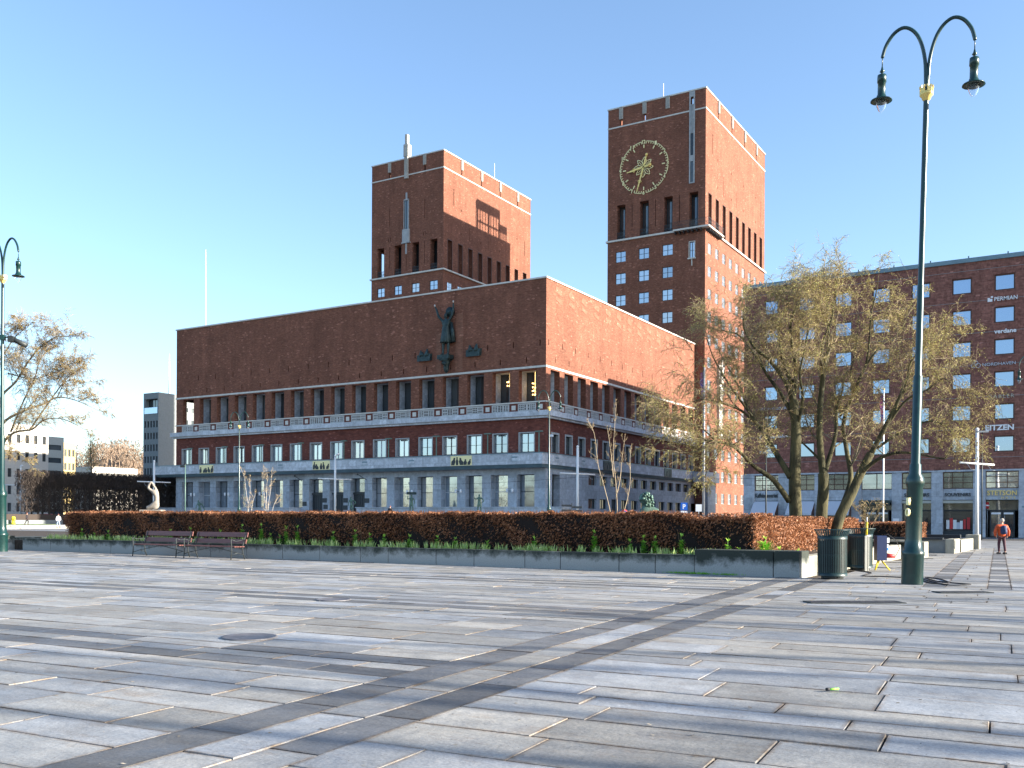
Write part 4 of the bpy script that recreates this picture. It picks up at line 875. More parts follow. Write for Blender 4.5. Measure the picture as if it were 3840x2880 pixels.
for row in (0, 1):
    for i, px in enumerate(lpx):
        x, y = gxy(px + row * 18, 124 + i * 1.05 + row * 9)
        where = 'fifth' if False else ['far left end', 'left of the white mast', 'behind the running person', 'below the stone office', 'below the banded office', 'below the yellow building', 'right of the yellow building', 'left part of the hill', 'under the hill crest', 'middle of the hill', 'right part of the hill', 'left of the grey tower block', 'left edge of the tower block', 'behind the stone sculpture', 'right of the stone sculpture', 'next to the town hall canopy', 'almost behind the canopy', 'behind the canopy end'][i]
        t = empty('lime_tree', (x, y, .3), rr.uniform(0, 6), 'dark clipped lime in the %s row, %s' % ('front' if row == 0 else 'back', where), 'tree', 'clipped limes at the far side of the square'); me = lm[(i + row) % 3]
        obj('trunk', me[0], None, t); obj('crown', me[1], None, t)
# low hedge, wall, steps and lawn at the far left
def strip(name, pxa, da, pxb, db, z0, z1, th, m, label=None, cat=None, kind=None):
    A = Vector((*gxy(pxa, da), 0)); B = Vector((*gxy(pxb, db), 0)); d = (B - A); L_ = d.length; b = MB(); b.box(0, L_, 0, th, z0, z1)
    o = b.build(name, m, None, loc=(A.x, A.y, 0), rz=math.atan2(d.y, d.x)); return tag(o, label, cat, None, kind)
strip('terrace', -160, 104, 330, 118, -.02, .40, 90, M['pave_far'], kind='structure')
for k in range(3): strip('step', -150, 101.5 + k * .8, 320, 115.5 + k * .8, -.02, .13 + .1 * k, 3, M['gravel'], kind='structure')
strip('lawn', -150, 112.5, 215, 121, .401, .44, 5.5, M['grass'], kind='structure')
strip('low_wall', 0, 118, 235, 126, .4, .95, .4, M['conc_grey'], 'low grey wall along the far lawn at the left', 'wall')
strip('clipped_hedge', 20, 120, 660, 142, .4, 1.7, 1.6, M['twig_dark'], 'long dark hedge at the foot of the clipped limes', 'hedge')
# cars parked beyond the limes, far away
def car(px, d, m, label, L_=4.2):
    x, y = gxy(px, d); t = empty('parked_car', (x, y, .4), R(12), label, 'car', 'cars parked beyond the limes')
    sp = [(0, .35), (.1, .75), (.9, .9), (1.5, 1.4), (3.0, 1.42), (3.7, .95), (L_, .85), (L_, .35)]
    b = MB(); n = len(sp); b.add([(a, 0, c) for a, c in sp] + [(a, 1.7, c) for a, c in sp], [tuple(range(n)), tuple(range(2 * n - 1, n - 1, -1))] + [(i, n + i, n + (i + 1) % n, (i + 1) % n) for i in range(n)]); b.build('body', m, t, False)
    g = MB(); g.add([(1.05, -.01, .95), (1.6, -.01, 1.33), (2.95, -.01, 1.35), (3.5, -.01, .97)], ((0, 1, 2, 3),)); g.build('side_windows', M['glass_dark'], t, False)
    for x in (.8, 3.3): w_ = MB(); w_.tube([(x, -.02, .32), (x, .22, .32)], .32, 12); w_.build('wheel', M['rubber'], t, False)
car(40, 152, M['blue'], 'dark blue parked car near the left lamp post'); car(118, 153, M['red'], 'red parked car beyond the limes, just right of the left white mast'); car(212, 154, M['white'], 'white parked car with red lights beyond the limes'); car(283, 155, mat('green_car', (.12, .4, .2), .4), 'small green car beyond the limes under the hill')

# ------------------------------------------------------------------ street lamps
def lamp_meshes():
    prof = [(.23, 0), (.23, .62), (.245, .64), (.245, .72), (.20, .76), (.175, 1.0), (.17, 2.15), (.19, 2.2), (.20, 2.25), (.185, 2.36), (.13, 2.45), (.125, 2.65), (.10, 2.68), (.098, 4.6), (.075, 4.65), (.072, 6.6), (.062, 6.63), (.058, 10.6), (.05, 11.2)]
    b = MB(); b.lathe(prof, 20); post = b.mesh('post', False); post.materials.append(M['green'])
    b = MB()
    for s in (-1, 1):
        pts = smooth([Vector((s * q_, 0, z_)) for q_, z_ in ((0, 10.6), (.02, 11.1), (.05, 11.6), (.15, 12.02), (.30, 12.28), (.5, 12.40), (.70, 12.32), (.86, 12.1), (.93, 11.88), (.94, 11.82))], 4); b.tube(pts, [.040] * (len(pts) - 2) + [.036, .036], 8)
    arms = b.mesh('arms', False); arms.materials.append(M['green'])
    b = MB(); b.tube([(0, 0, 0), (0, 0, -.36)], .012, 6); b.lathe([(.012, -.3), (.03, -.38), (.055, -.42), (.02, -.45), (.01, -.47), (.06, -.48), (.095, -.5), (.10, -.56), (.10, -.66), (.085, -.67), (.085, -.93), (.10, -.96), (.115, -1.02), (.225, -1.06), (.235, -1.085), (.12, -1.07), (.06, -1.0)], 18); lan = b.mesh('lantern', False); lan.materials.append(M['green'])
    b = MB(); b.lathe([(.105, -1.07), (.115, -1.12), (.10, -1.2), (.06, -1.29), (.015, -1.34)], 16, cap=False); gl = b.mesh('globe', False); gl.materials.append(M['lamp_glass'])
    b = MB(); b.lathe([(.06, 10.68), (.09, 10.72), (.10, 10.76), (.14, 10.8), (.145, 10.86), (.13, 10.87), (.06, 10.84)], 18)
    for k in range(6):
        a = k * math.pi / 3; T_ = Matrix.Rotation(a, 4, 'Z'); b.box(.115, .14, -.035, .035, 10.85, 10.95, T_); b.box(.115, .145, -.05, -.02, 10.95, 11.0, T_); b.box(.115, .145, .02, .05, 10.95, 11.0, T_)
    cr = b.mesh('crown_ornament', False); cr.materials.append(M['gold'])
    return post, arms, lan, gl, cr
LMs = lamp_meshes()
def lamp(x, y, rz, label, tilt=0.0, number=None):
    t = empty('street_lamp', (x, y, 0), rz, label, 'street lamp', 'green double-armed street lamps'); t.rotation_euler = (0, tilt, rz)
    p = obj('post', LMs[0], None, t); obj('arms', LMs[1], None, t); obj('crown_ornament', LMs[4], None, t)
    for s in (-1, 1): l = obj('lantern', LMs[2], None, t, (s * .94, 0, 11.93)); obj('globe', LMs[3], None, l)
    return t
L1 = lamp(47.12, -68.04, R(2), 'tall dark green double lamp beside the litter bins, nearest and largest')
L1.rotation_euler = (0, R(1.3), R(2))
b = MB(); T_ = Matrix.Rotation(R(-112), 4, 'Z')
put = put_text('post_number', '1', 0, 0, 0, .07, .16, M['pale_gold'], L1, bold=.02); put.location = (-.13, -.17, 1.75); put.rotation_euler = (0, 0, R(-35))
put = put_text('post_number', '0', 0, 0, 0, .10, .18, M['pale_gold'], L1, bold=.02); put.location = (-.15, -.155, 1.5); put.rotation_euler = (0, 0, R(-35))
L2 = lamp(13.38, -68.66, R(4), 'dark green double lamp at the left edge with a camera on its post', )
L2.location = (*gxy(6, 38.0), 0)
tc_ = empty('security_camera', (L2.location.x, L2.location.y, 8.42), R(31), 'dark tube-shaped security camera on the left lamp post', 'camera')
b = MB(); b.tube([(.0, 0, .1), (.32, 0, .12), (.34, 0, .0)], .03, 6); b.box(-.09, .09, -.09, .09, .0, .2); b.build('bracket', M['green'], tc_, False)
b = MB(); b.tube([(.28, 0, .1), (.95, 0, -.22)], [.1, .095], 10); b.box(.26, .48, -.12, .12, -.08, .14); b.build('housing', M['iron'], tc_, False)
x, y = gxy(2058, 81.7); lamp(x, y, R(28), 'green double lamp standing before the near corner of the town hall')
x, y = gxy(896, 99.5); lamp(x, y, R(24), 'green double lamp in front of the left half of the town hall')
x, y = gxy(3872, 63.6); L5 = lamp(x, y, YAW, 'green street lamp at the right edge, only its left lantern in view')

# white tram poles with cross-arms
def mast(px, d, label, light=0, h=8.7, rz=0.0):
    x, y = gxy(px, d); t = empty('tram_pole', (x, y, 0), rz, label, 'tram pole', 'white tram poles with cross-arms')
    b = MB(); b.tube([(0, 0, 0), (0, 0, h - .2)], [.15, .12], 12); b.ball((0, 0, h - .08), .14, 10); b.build('pole', M['white'], t, False)
    b = MB(); b.tube([(-1.05, -1.75, h - 2.75), (1.05, 1.75, h - 2.8)], .075, 8); b.build('cross_arm', M['white'], t, False)
    b = MB()
    for s in (-.6, .6): b.tube([(s * 1.05, s * 1.75, h - 2.8), (s * 1.05 + .3, s * 1.75, h - 3.25), (s * 1.05 + .55, s * 1.75, h - 3.3)], .02, 5)
    b.build('wire_holder', M['grey_metal'], t, False)
    if light: b = MB(); b.tube([(0, 0, h - .25), (.5 * light, -.2, h)], .04, 6); b.ball((.62 * light, -.22, h + .08), .22, 8, .6); b.build('street_light', M['white'], t, False)
    return t
mast(3663, 75, 'white tram pole in front of the shops at the right', 0); mast(2165, 95, 'white tram pole right of the town hall corner', 0)
mast(1256, 111, 'white tram pole with lamp head before the entrance doors', 1); mast(577, 123, 'white tram pole behind the stone sculpture', 0); mast(77, 139, 'white tram pole at the far left beside the lamp', 1)
# catenary wire
b = MB()
for (pa, da, pb_, db) in ((77, 139, 577, 123), (577, 123, 1256, 111), (1256, 111, 2165, 95), (2165, 95, 3663, 75)):
    A = Vector((*gxy(pa, da), 5.6)); B_ = Vector((*gxy(pb_, db), 5.6)); b.tube([A.lerp(B_, k / 6) + Vector((0, 0, -.5 * (1 - (2 * k / 6 - 1) ** 2))) for k in range(7)], .018, 4)
tag(b.build('tram_wire', M['rubber'], None, False), 'thin sagging tram wire strung between the white poles', 'wire')
def post(name, px, d, h, r, m, label, cat, top=None, group=None):
    x, y = gxy(px, d); t = empty(name, (x, y, 0), R(20), label, cat, group); b = MB(); b.tube([(0, 0, 0), (0, 0, h)], [r, r * .8], 8); b.build('pole', m, t, False)
    if top: top(t, h)
    return t
def cam_top(t, h): b = MB(); b.box(-.6, -.05, -.12, .12, h - .35, h - .1); b.ball((0, 0, h), .1, 6); b.build('camera_head', M['iron'], t, False)
post('camera_post', 694, 112, 7.6, .07, M['green_far'], 'thin green post with a camera head near the left end of the town hall', 'post', cam_top)
def flat_lamp(t, h): b = MB(); b.box(-.4, .4, -.2, .2, h, h + .12); b.build('lamp_head', M['grey_metal'], t, False)
post('slim_lamp_post', 2872, 60, 5.6, .05, M['iron'], 'slim dark lamp post in front of the coffee shop sign', 'street lamp', flat_lamp)
post('slim_lamp_post', 3682, 72, 8.1, .05, M['iron'], 'slim dark post with a square white lamp right of the tram pole', 'street lamp', flat_lamp)
def flag(t, h):
    b = MB(); n = 7; vs = []
    for i in range(n):
        for j in range(3): vs.append((-.05 - .10 * j * (1 + .3 * math.sin(i)), .06 * math.sin(i * 1.3 + j), h - .4 - i * .35))
    b.add(vs, [(i * 3 + j, i * 3 + j + 1, (i + 1) * 3 + j + 1, (i + 1) * 3 + j) for i in range(n - 1) for j in range(2)], True); b.build('flag', M['flagm'], t, False); b = MB(); b.ball((0, 0, h + .05), .08, 6); b.build('finial', M['gold'], t, False)
M['flagm'] = mat('flag_cloth', (.03, .05, .30), .8, col2=(.5, .06, .08), nscale=2.0)
post('flagpole', 3312, 70, 11.0, .06, M['white'], 'white flagpole with a limp blue and red flag before the office block', 'flagpole', flag, 'white flagpoles')
post('flagpole', 2638, 70, 12.6, .10, M['grey_metal'], 'tall grey flagpole with a furled flag at the right end of the hall', 'flagpole', flag, 'white flagpoles')
def sign_top(kind):
    def f(t, h):
        b = MB()
        if kind == 'P':
            b.box(-.27, .27, -.03, 0, h - .6, h); b.build('sign_plate', mat('sign_blue', (.02, .12, .5), .5), t, False); put_text('letter', 'P', -.1, -.035, h - .5, .22, .38, M['sign_white'], t, bold=.03, ext=.005)
            b = MB(); b.box(-.25, .25, -.03, 0, h - 1.15, h - .65); b.build('lower_plate', M['sign_white'], t, False)
        elif kind == 'white': b.box(-.25, .25, -.03, 0, h - .6, h); b.build('sign_plate', M['sign_white'], t, False)
        elif kind == 'stop':
            b.tube([(0, 0, h - .3), (0, -.03, h - .3)], .3, 18); b.build('sign_disc', M['red'], t, False); b = MB(); b.tube([(0, -.03, h - .3), (0, -.04, h - .3)], .2, 18); b.build('blue_disc', mat('sign_blue2', (.03, .08, .45), .5), t, False)
            b = MB(); b.box(-.24, .24, -.05, -.041, -.035, .035, Matrix.Translation((0, 0, h - .3)) @ Matrix.Rotation(R(45), 4, 'Y')); b.build('bar', M['red'], t, False)
        else:
            b.tube([(0, 0, h - .3), (0, -.03, h - .3)], .3, 18); b.build('sign_disc', M['red'], t, False); b = MB(); b.box(-.2, .2, -.04, -.031, h - .35, h - .25); b.build('bar', M['sign_white'], t, False)
    return f
post('parking_sign', 2565, 75, 2.75, .03, M['grey_metal'], 'blue parking sign with a white plate in front of the side facade', 'sign', sign_top('P'))
post('road_sign', 2620, 80, 2.7, .03, M['grey_metal'], 'plain pale sign next to the parking sign', 'sign', sign_top('white'))
post('no_stopping_sign', 2342, 85, 2.3, .03, M['grey_metal'], 'round blue and red no-stopping sign behind the hedge', 'sign', sign_top('stop'))
post('no_entry_sign', 3703, 84, 3.1, .03, M['grey_metal'], 'red no-entry sign in front of the hat shop', 'sign', sign_top('entry'))
# finger post
def fingers(t, h):
    for k, (s, z) in enumerate(((-1, h - .25), (-1, h - .7), (1, h - .4), (1, h - .75), (1, h - 1.1))):
        b = MB(); b.box(min(0, s * .95), max(0, s * .95), -.03, .03, z - .1, z + .1); b.build('finger_board', M['frame_dark'], t, False)
post('finger_post', 2144, 88, 2.9, .05, M['frame_dark'], 'dark fingerpost right of the town hall corner, above the hedge', 'signpost', fingers)
# ------------------------------------------------------------------ granite plaza: bed, slabs
PA = R(4.05); PXD = Vector((math.cos(PA), math.sin(PA), 0)); PYD = Vector((-math.sin(PA), math.cos(PA), 0))
def slab_material():
    m = bpy.data.materials.new('granite_slab'); m.use_nodes = True; t = m.node_tree; N = t.nodes; L = t.links; b = N['Principled BSDF']
    b.inputs['Roughness'].default_value = 0.6; b.inputs['Specular IOR Level'].default_value = 0.45
    at_ = N.new('ShaderNodeAttribute'); at_.attribute_name = 'tint'
    g = N.new('ShaderNodeNewGeometry')
    def noise(sc, det, ro=.6, st=None):
        n = N.new('ShaderNodeTexNoise'); n.inputs['Scale'].default_value = sc; n.inputs['Detail'].default_value = det; n.inputs['Roughness'].default_value = ro
        if st: mp = N.new('ShaderNodeMapping'); mp.inputs['Scale'].default_value = st; mp.inputs['Rotation'].default_value = (0, 0, -PA); L.new(g.outputs['Position'], mp.inputs[0]); L.new(mp.outputs[0], n.inputs['Vector'])
        else: L.new(g.outputs['Position'], n.inputs['Vector'])
        return n.outputs['Fac']
    def rng(src, a, b_, c, d):
        r = N.new('ShaderNodeMapRange'); r.inputs['From Min'].default_value = a; r.inputs['From Max'].default_value = b_; r.inputs['To Min'].default_value = c; r.inputs['To Max'].default_value = d; L.new(src, r.inputs[0]); return r.outputs[0]
    sp = rng(noise(42, 6, .9), .3, .7, .55, 1.45); bl = rng(noise(1.1, 8, .75), .3, .7, .74, 1.2); st = rng(noise(2.0, 8, .8, (.5, 2.4, 1)), .3, .7, .80, 1.18)
    a = N.new('ShaderNodeMath'); a.operation = 'MULTIPLY'; L.new(sp, a.inputs[0]); L.new(bl, a.inputs[1]); a2 = N.new('ShaderNodeMath'); a2.operation = 'MULTIPLY'; L.new(a.outputs[0], a2.inputs[0]); L.new(st, a2.inputs[1])
    v = N.new('ShaderNodeVectorMath'); v.operation = 'SCALE'; L.new(at_.outputs['Color'], v.inputs[0]); L.new(a2.outputs[0], v.inputs['Scale'])
    mx = N.new('ShaderNodeMix'); mx.data_type = 'RGBA'; ru = rng(noise(1.7, 9, .8, (.7, 1.8, 1)), .52, .70, 0, .6)
    # rust and dirt gathers along the slab edges: the edge attribute is 1 at the rim
    ed = N.new('ShaderNodeAttribute'); ed.attribute_name = 'edge'; rm = N.new('ShaderNodeMath'); rm.operation = 'MULTIPLY'; L.new(rng(noise(3.5, 6, .8), .36, .60, 0, .95), rm.inputs[0]); L.new(rng(ed.outputs['Fac'], .55, 1, 0, 1), rm.inputs[1])
    mxx = N.new('ShaderNodeMath'); mxx.operation = 'MAXIMUM'; L.new(ru, mxx.inputs[0]); L.new(rm.outputs[0], mxx.inputs[1])
    mr = N.new('ShaderNodeMix'); mr.data_type = 'RGBA'; mr.blend_type = 'MULTIPLY'; L.new(mxx.outputs[0], mr.inputs['Factor']); L.new(v.outputs[0], mr.inputs['A']); mr.inputs['B'].default_value = (.62, .44, .29, 1)
    L.new(mr.outputs['Result'], b.inputs['Base Color'])
    bp = N.new('ShaderNodeBump'); bp.inputs['Strength'].default_value = .35; bp.inputs['Distance'].default_value = .006; L.new(noise(45, 4, .7), bp.inputs['Height'])
    b2 = N.new('ShaderNodeBump'); b2.inputs['Strength'].default_value = .55; b2.inputs['Distance'].default_value = .03; L.new(noise(3.0, 4, .6), b2.inputs['Height']); L.new(bp.outputs[0], b2.inputs['Normal']); L.new(b2.outputs[0], b.inputs['Normal'])
    L.new(rng(noise(2.4, 6, .7), .35, .65, .5, .9), b.inputs['Roughness'])
    return m
M['slab'] = slab_material()
plaza = MB(); plaza.quad((-60, -115, -.035), (90, -115, -.035), (90, -34, -.035), (-60, -34, -.035)); plaza = tag(plaza.build('plaza', M['soil']), None, None, None, 'structure')
rs = random.Random(11); slabs = []
def light():
    k = rs.uniform(.72, 1.15); h = rs.choice([(1.05, 1, .92), (1.02, 1, .97), (.98, .995, 1.02), (.95, .985, 1.04), (1.05, 1.0, .92), (1.02, 1.0, .96)]); return tuple(.285 * k * c for c in h)
def dark():
    if rs.random() < .09: return light()
    k = rs.uniform(.8, 1.35); return (.105 * k, .106 * k, .110 * k)
def dark2(): c = light() if rs.random() < .2 else dark(); return tuple(q * 1.25 for q in c)
def row(s0, s1, t0, t1, col, lo=.9, hi=1.9):
    s = s0 + rs.uniform(-hi, 0) if s0 < -20 or s0 > -3.6 and False else s0
    first = True
    while s < s1 - .01:
        L_ = rs.uniform(lo, hi); 
        if first: L_ *= rs.uniform(.4, 1); first = False
        e = min(s + L_, s1); 
        if s1 - e < .35: e = s1
        slabs.append((s, e, t0, t1, col())); s = e
def colm(s0, s1, t0, t1, col, lo, hi):
    t = t0 
    while t < t1 - .01:
        e = min(t + rs.uniform(lo, hi), t1); 
        if t1 - e < .3: e = t1
        slabs.append((s0, s1, t, e, col())); t = e
TMAX = 64; t = 3.0
while t < TMAX:
    h = rs.choice([.36, .42, .5, .62, .72, .8]) * rs.uniform(.95, 1.05); 
    if t < 22: row(-3.57, 24 + t * .6, t, t + h, light, 1.0, 2.0)
    else: row(-3.57, -1.45, t, t + h, light, 1.0, 2.0); row(-1.0, -.2, t, t + h, light, .8, .8); row(.25, 24 + t * .6, t, t + h, light, 1.0, 2.0); row(-1.45, -1.0, t, t + h, dark2, .45, .45); row(-.2, .25, t, t + h, dark2, .45, .45)
    t += h
for a, b_, c, lo_, hi_ in ((-4.78, -4.35, dark, .9, 1.6), (-3.95, -3.57, dark, .9, 1.6), (-4.35, -3.95, light, .7, 1.3)): colm(a, b_, 3.0 + rs.uniform(0, .5), 40, c, lo_, hi_)
bands = []; tb = 7.0
while tb < 45: bands.append(tb); tb += 5.9
t = 1.2
while t < 44:
    nb = next((q for q in bands if q > t - 1e-6), 1e9)
    if abs(nb - t) < 1e-3:
        row(-50, -4.78, t, t + .38, dark, 1.0, 1.8); row(-50, -4.78, t + .38, t + .70, light, .8, 1.5); row(-50, -4.78, t + .70, t + 1.05, dark, 1.0, 1.8); t += 1.05; bands.pop(0); continue
    h = rs.choice([.36, .45, .54, .62, .72]) * rs.uniform(.95, 1.05)
    if t + h > nb - .3: h = nb - t
    row(-50, -4.78, t, t + h, light, .9, 1.9); t += h
vis = []
cy_, sy_ = math.cos(YAW), math.sin(YAW)
for s in slabs:
    sc, tc2 = (s[0] + s[1]) / 2, (s[2] + s[3]) / 2; P = CAM + PXD * sc + PYD * tc2; d = P - CAM; X = d.x * cy_ + d.y * sy_; Y = -d.x * sy_ + d.y * cy_
    if Y < 3.8 or abs(X) > Y * .537 + 2.6: continue
    if P.y > -67.15 and P.x < 44.9: continue
    if P.y > -34.2: continue
    vis.append((Y, s))
vis.sort(key=lambda q: q[0])
def slab_geo(s, o=(0, 0)):
    g = .003 + rs.random() * .004; x0, x1, y0, y1 = s[0] + g, s[1] - g, s[2] + g, s[3] - g; z = rs.uniform(-.003, .003); tx, ty = rs.uniform(-.004, .004), rs.uniform(-.004, .004); cx, cy = (x0 + x1) / 2, (y0 + y1) / 2
    chip = rs.uniform(.002, .005); vs = []
    for zz, i in ((-.034, 0), (-.008, 0), (0, chip), (0, .09)):
        for (x, y) in ((x0 + i, y0 + i), (x1 - i, y0 + i), (x1 - i, y1 - i), (x0 + i, y1 - i)):
            jx, jy = (rs.uniform(-.003, .003), rs.uniform(-.003, .003)) if i < .05 else (0, 0); h_ = zz + (z + tx * (x - cx) + ty * (y - cy) if zz > -.03 else 0)
            p = CAM + PXD * (x + jx) + PYD * (y + jy); vs.append((p.x, p.y, h_))
    return vs
FS = [(0, 1, 5, 4), (1, 2, 6, 5), (2, 3, 7, 6), (3, 0, 4, 7), (4, 5, 9, 8), (5, 6, 10, 9), (6, 7, 11, 10), (7, 4, 8, 11), (8, 9, 13, 12), (9, 10, 14, 13), (10, 11, 15, 14), (11, 8, 12, 15), (12, 13, 14, 15)]
def slab_mesh(items, name):
    V, Fc, T_, Eg = [], [], [], []
    for s in items:
        b0 = len(V); V += slab_geo(s); Fc += [tuple(b0 + i for i in f) for f in FS]; T_ += [(*s[4], 1)] * 16; Eg += [1.0] * 12 + [.0] * 4
    me = bpy.data.meshes.new(name); me.from_pydata(V, [], Fc); a = me.color_attributes.new('tint', 'FLOAT_COLOR', 'POINT'); a.data.foreach_set('color', [c for t_ in T_ for c in t_])
    e = me.attributes.new('edge', 'FLOAT', 'POINT'); e.data.foreach_set('value', Eg); me.materials.append(M['slab']); return me
for Y, s in vis[:290]: obj('paving_slab', slab_mesh([s], 'paving_slab'), None, plaza)
tag(obj('paving_slabs_beyond', slab_mesh([s for Y, s in vis[290:]], 'paving_slabs'), None, plaza), None, None, None, 'stuff')

def on_y(px, yp):
    "x at which the sight line through photo column px meets the vertical plane y = yp"
    p = at(px, 1946, 1.0) - CAM; k = (yp - CAM.y) / p.y; return CAM.x + p.x * k
# iron grates, manhole covers, lighter, cable
def pave(s, t, z=0.006): p = CAM + PXD * s + PYD * t; return (p.x, p.y, z)
def grate(px0, py0, px1, label, w_, n, solid=False):
    def G(px, py): q = at(px, py, 1.0) - CAM; k = -1.4 / q.z; return CAM + q * k
    A = G(px0, py0); B_ = G(px1, py0); d = B_ - A; L_ = d.length; t = empty('drain_grate', (A.x, A.y, .006), math.atan2(d.y, d.x), label, 'grate')
    b = MB(); b.box(0, L_, 0, .05, -.02, .012); b.box(0, L_, w_ - .05, w_, -.02, .012); b.box(0, .05, .05, w_ - .05, -.02, .012); b.box(L_ - .05, L_, .05, w_ - .05, -.02, .012); b.box(0.05, L_ - .05, .05, w_ - .05, -.02, -.008); b.build('frame', M['iron'], t)
    b = MB(); q = (L_ - .1) / n
    for i in range(n): b.box(.05 + i * q + .008, .05 + (i + 1) * q - .008, .06, w_ - .06, -.008, .008)
    b.build('cover_plates', M['grate'], t)
M['grate'] = mat('worn_cast_iron', (.075, .068, .075), .5, metal=.4, noise=.35, nscale=14, bump=.6, bscale=60)
grate(3044, 2264, 3400, 'long plated drain cover set in the slabs, in front of the lamp', .42, 9); grate(3530, 2225, 3728, 'smaller dark drain cover right of the lamp', .38, 6)
def disc(px, py, r, label):
    q = at(px, py, 1.0) - CAM; P = CAM + q * (-1.4 / q.z); t = MB(); t.lathe([(r, 0), (r, .014), (r * .93, .014), (r * .9, .010), (.001, .012)], 28); tag(t.build('manhole_cover', M['cover'], None, False, loc=(P.x, P.y, .002)), label, 'manhole cover', 'round covers in the paving')
disc(935, 2391, .32, 'round dark cover in the slabs at the left, the larger one'); disc(1000 * .0 + 1250, 2250, .3, 'round dark cover farther off, in front of the planter wall')
q = at(3110, 2594, 1.0) - CAM; P = CAM + q * (-1.4 / q.z); t = empty('marker_pen', (P.x, P.y, .008), R(46), 'small bright green marker with a black end lying on a slab', 'pen')
b = MB(); b.tube([(0, 0, .012), (.085, 0, .012)], .009, 8); b.build('barrel', mat('bright_green', (.35, .8, .1), .4), t, False); b = MB(); b.tube([(-.03, 0, .013), (0, 0, .013)], .013, 8); b.build('cap', M['rubber'], t, False)

# ------------------------------------------------------------------ planter
M['wall_conc'] = None
def planter_mat():
    m = bpy.data.materials.new('weathered_planter_concrete'); m.use_nodes = True; t = m.node_tree; N = t.nodes; L = t.links; b = N['Principled BSDF']; b.inputs['Roughness'].default_value = .85
    g = N.new('ShaderNodeNewGeometry'); sx = N.new('ShaderNodeSeparateXYZ'); L.new(g.outputs['Position'], sx.inputs[0])
    n = N.new('ShaderNodeTexNoise'); n.inputs['Scale'].default_value = 2.4; n.inputs['Detail'].default_value = 8; n.inputs['Roughness'].default_value = .72; L.new(g.outputs['Position'], n.inputs['Vector'])
    z = N.new('ShaderNodeMath'); z.operation = 'MULTIPLY_ADD'; z.inputs[1].default_value = 1.25; z.inputs[2].default_value = -.40; L.new(sx.outputs['Z'], z.inputs[0])
    ad = N.new('ShaderNodeMath'); ad.operation = 'ADD'; L.new(z.outputs[0], ad.inputs[0]); L.new(n.outputs['Fac'], ad.inputs[1])
    r = N.new('ShaderNodeValToRGB'); e = r.color_ramp.elements; e[0].position = .40; e[0].color = (.33, .335, .32, 1); e[1].position = .68; e[1].color = (.028, .036, .028, 1); k = r.color_ramp.elements.new(.54); k.color = (.15, .155, .14, 1); L.new(ad.outputs[0], r.inputs[0])
    n2 = N.new('ShaderNodeTexNoise'); n2.inputs['Scale'].default_value = 30; n2.inputs['Detail'].default_value = 4; L.new(g.outputs['Position'], n2.inputs['Vector']); mr = N.new('ShaderNodeMapRange'); mr.inputs['To Min'].default_value = .7; mr.inputs['To Max'].default_value = 1.3; L.new(n2.outputs['Fac'], mr.inputs[0])
    v = N.new('ShaderNodeVectorMath'); v.operation = 'SCALE'; L.new(r.outputs[0], v.inputs[0]); L.new(mr.outputs[0], v.inputs['Scale']); L.new(v.outputs[0], b.inputs['Base Color'])
    bp = N.new('ShaderNodeBump'); bp.inputs['Strength'].default_value = .5; bp.inputs['Distance'].default_value = .01; L.new(n2.outputs['Fac'], bp.inputs['Height']); L.new(bp.outputs[0], b.inputs['Normal']); return m
M['wall_conc'] = planter_mat(); M['wall_sunlit'] = mat('sunlit_concrete_block', (.42, .39, .32), .85, col2=(.27, .25, .18), nscale=2.2, bump=.4, stretch=(1.5, 1.5, .6))
pl = empty('planter', (0, 0, 0), 0, 'long low planter wall of mossy concrete blocks in front of the brown hedge', 'planter')
YW = -67.2; xs = [on_y(px, YW) for px in (85, 190, 300, 416, 530, 660, 790, 925, 1060, 1200, 1352, 1456, 1636, 1778, 1969, 2102, 2322, 2458, 2606)]
for a, b_ in zip(xs, xs[1:]): m_ = MB(); m_.cbox(a + .012, b_ - .012, YW, YW + .34, -.03, .49 + rs.uniform(-.006, .006), .012); m_.build('wall_block', M['wall_conc'], pl)
xr = [xs[-1], on_y(2902, YW), 44.45]
for a, b_ in zip(xr, xr[1:]): m_ = MB(); m_.cbox(a + .012, b_ - .012, YW - .03, YW + .9, -.03, .64, .015); m_.build('wall_block', M['wall_conc'], pl)
yy = YW + .9
while yy < -52.5: e = min(yy + 1.15, -52.4); m_ = MB(); m_.cbox(44.1, 44.44, yy + .008, e - .008, -.03, .50, .012); m_.build('wall_block', M['wall_sunlit'], pl); yy = e  # same planter, but the sunlit side is coloured paler than the shaded front
m_ = MB(); m_.box(11.3, 44.1, YW + .34, -40, -.03, .40); m_.build('bed', M['soil'], pl)
m_ = MB(); m_.box(9.6, 11.2, YW - .1, YW + .4, -.03, .58); m_.cbox(9.2, 11.25, YW + .4, YW + 2.6, -.03, .5, .01); tag(m_.build('corner_block', M['wall_conc']), 'dark concrete block beside the left lamp, ending the planter wall', 'block')
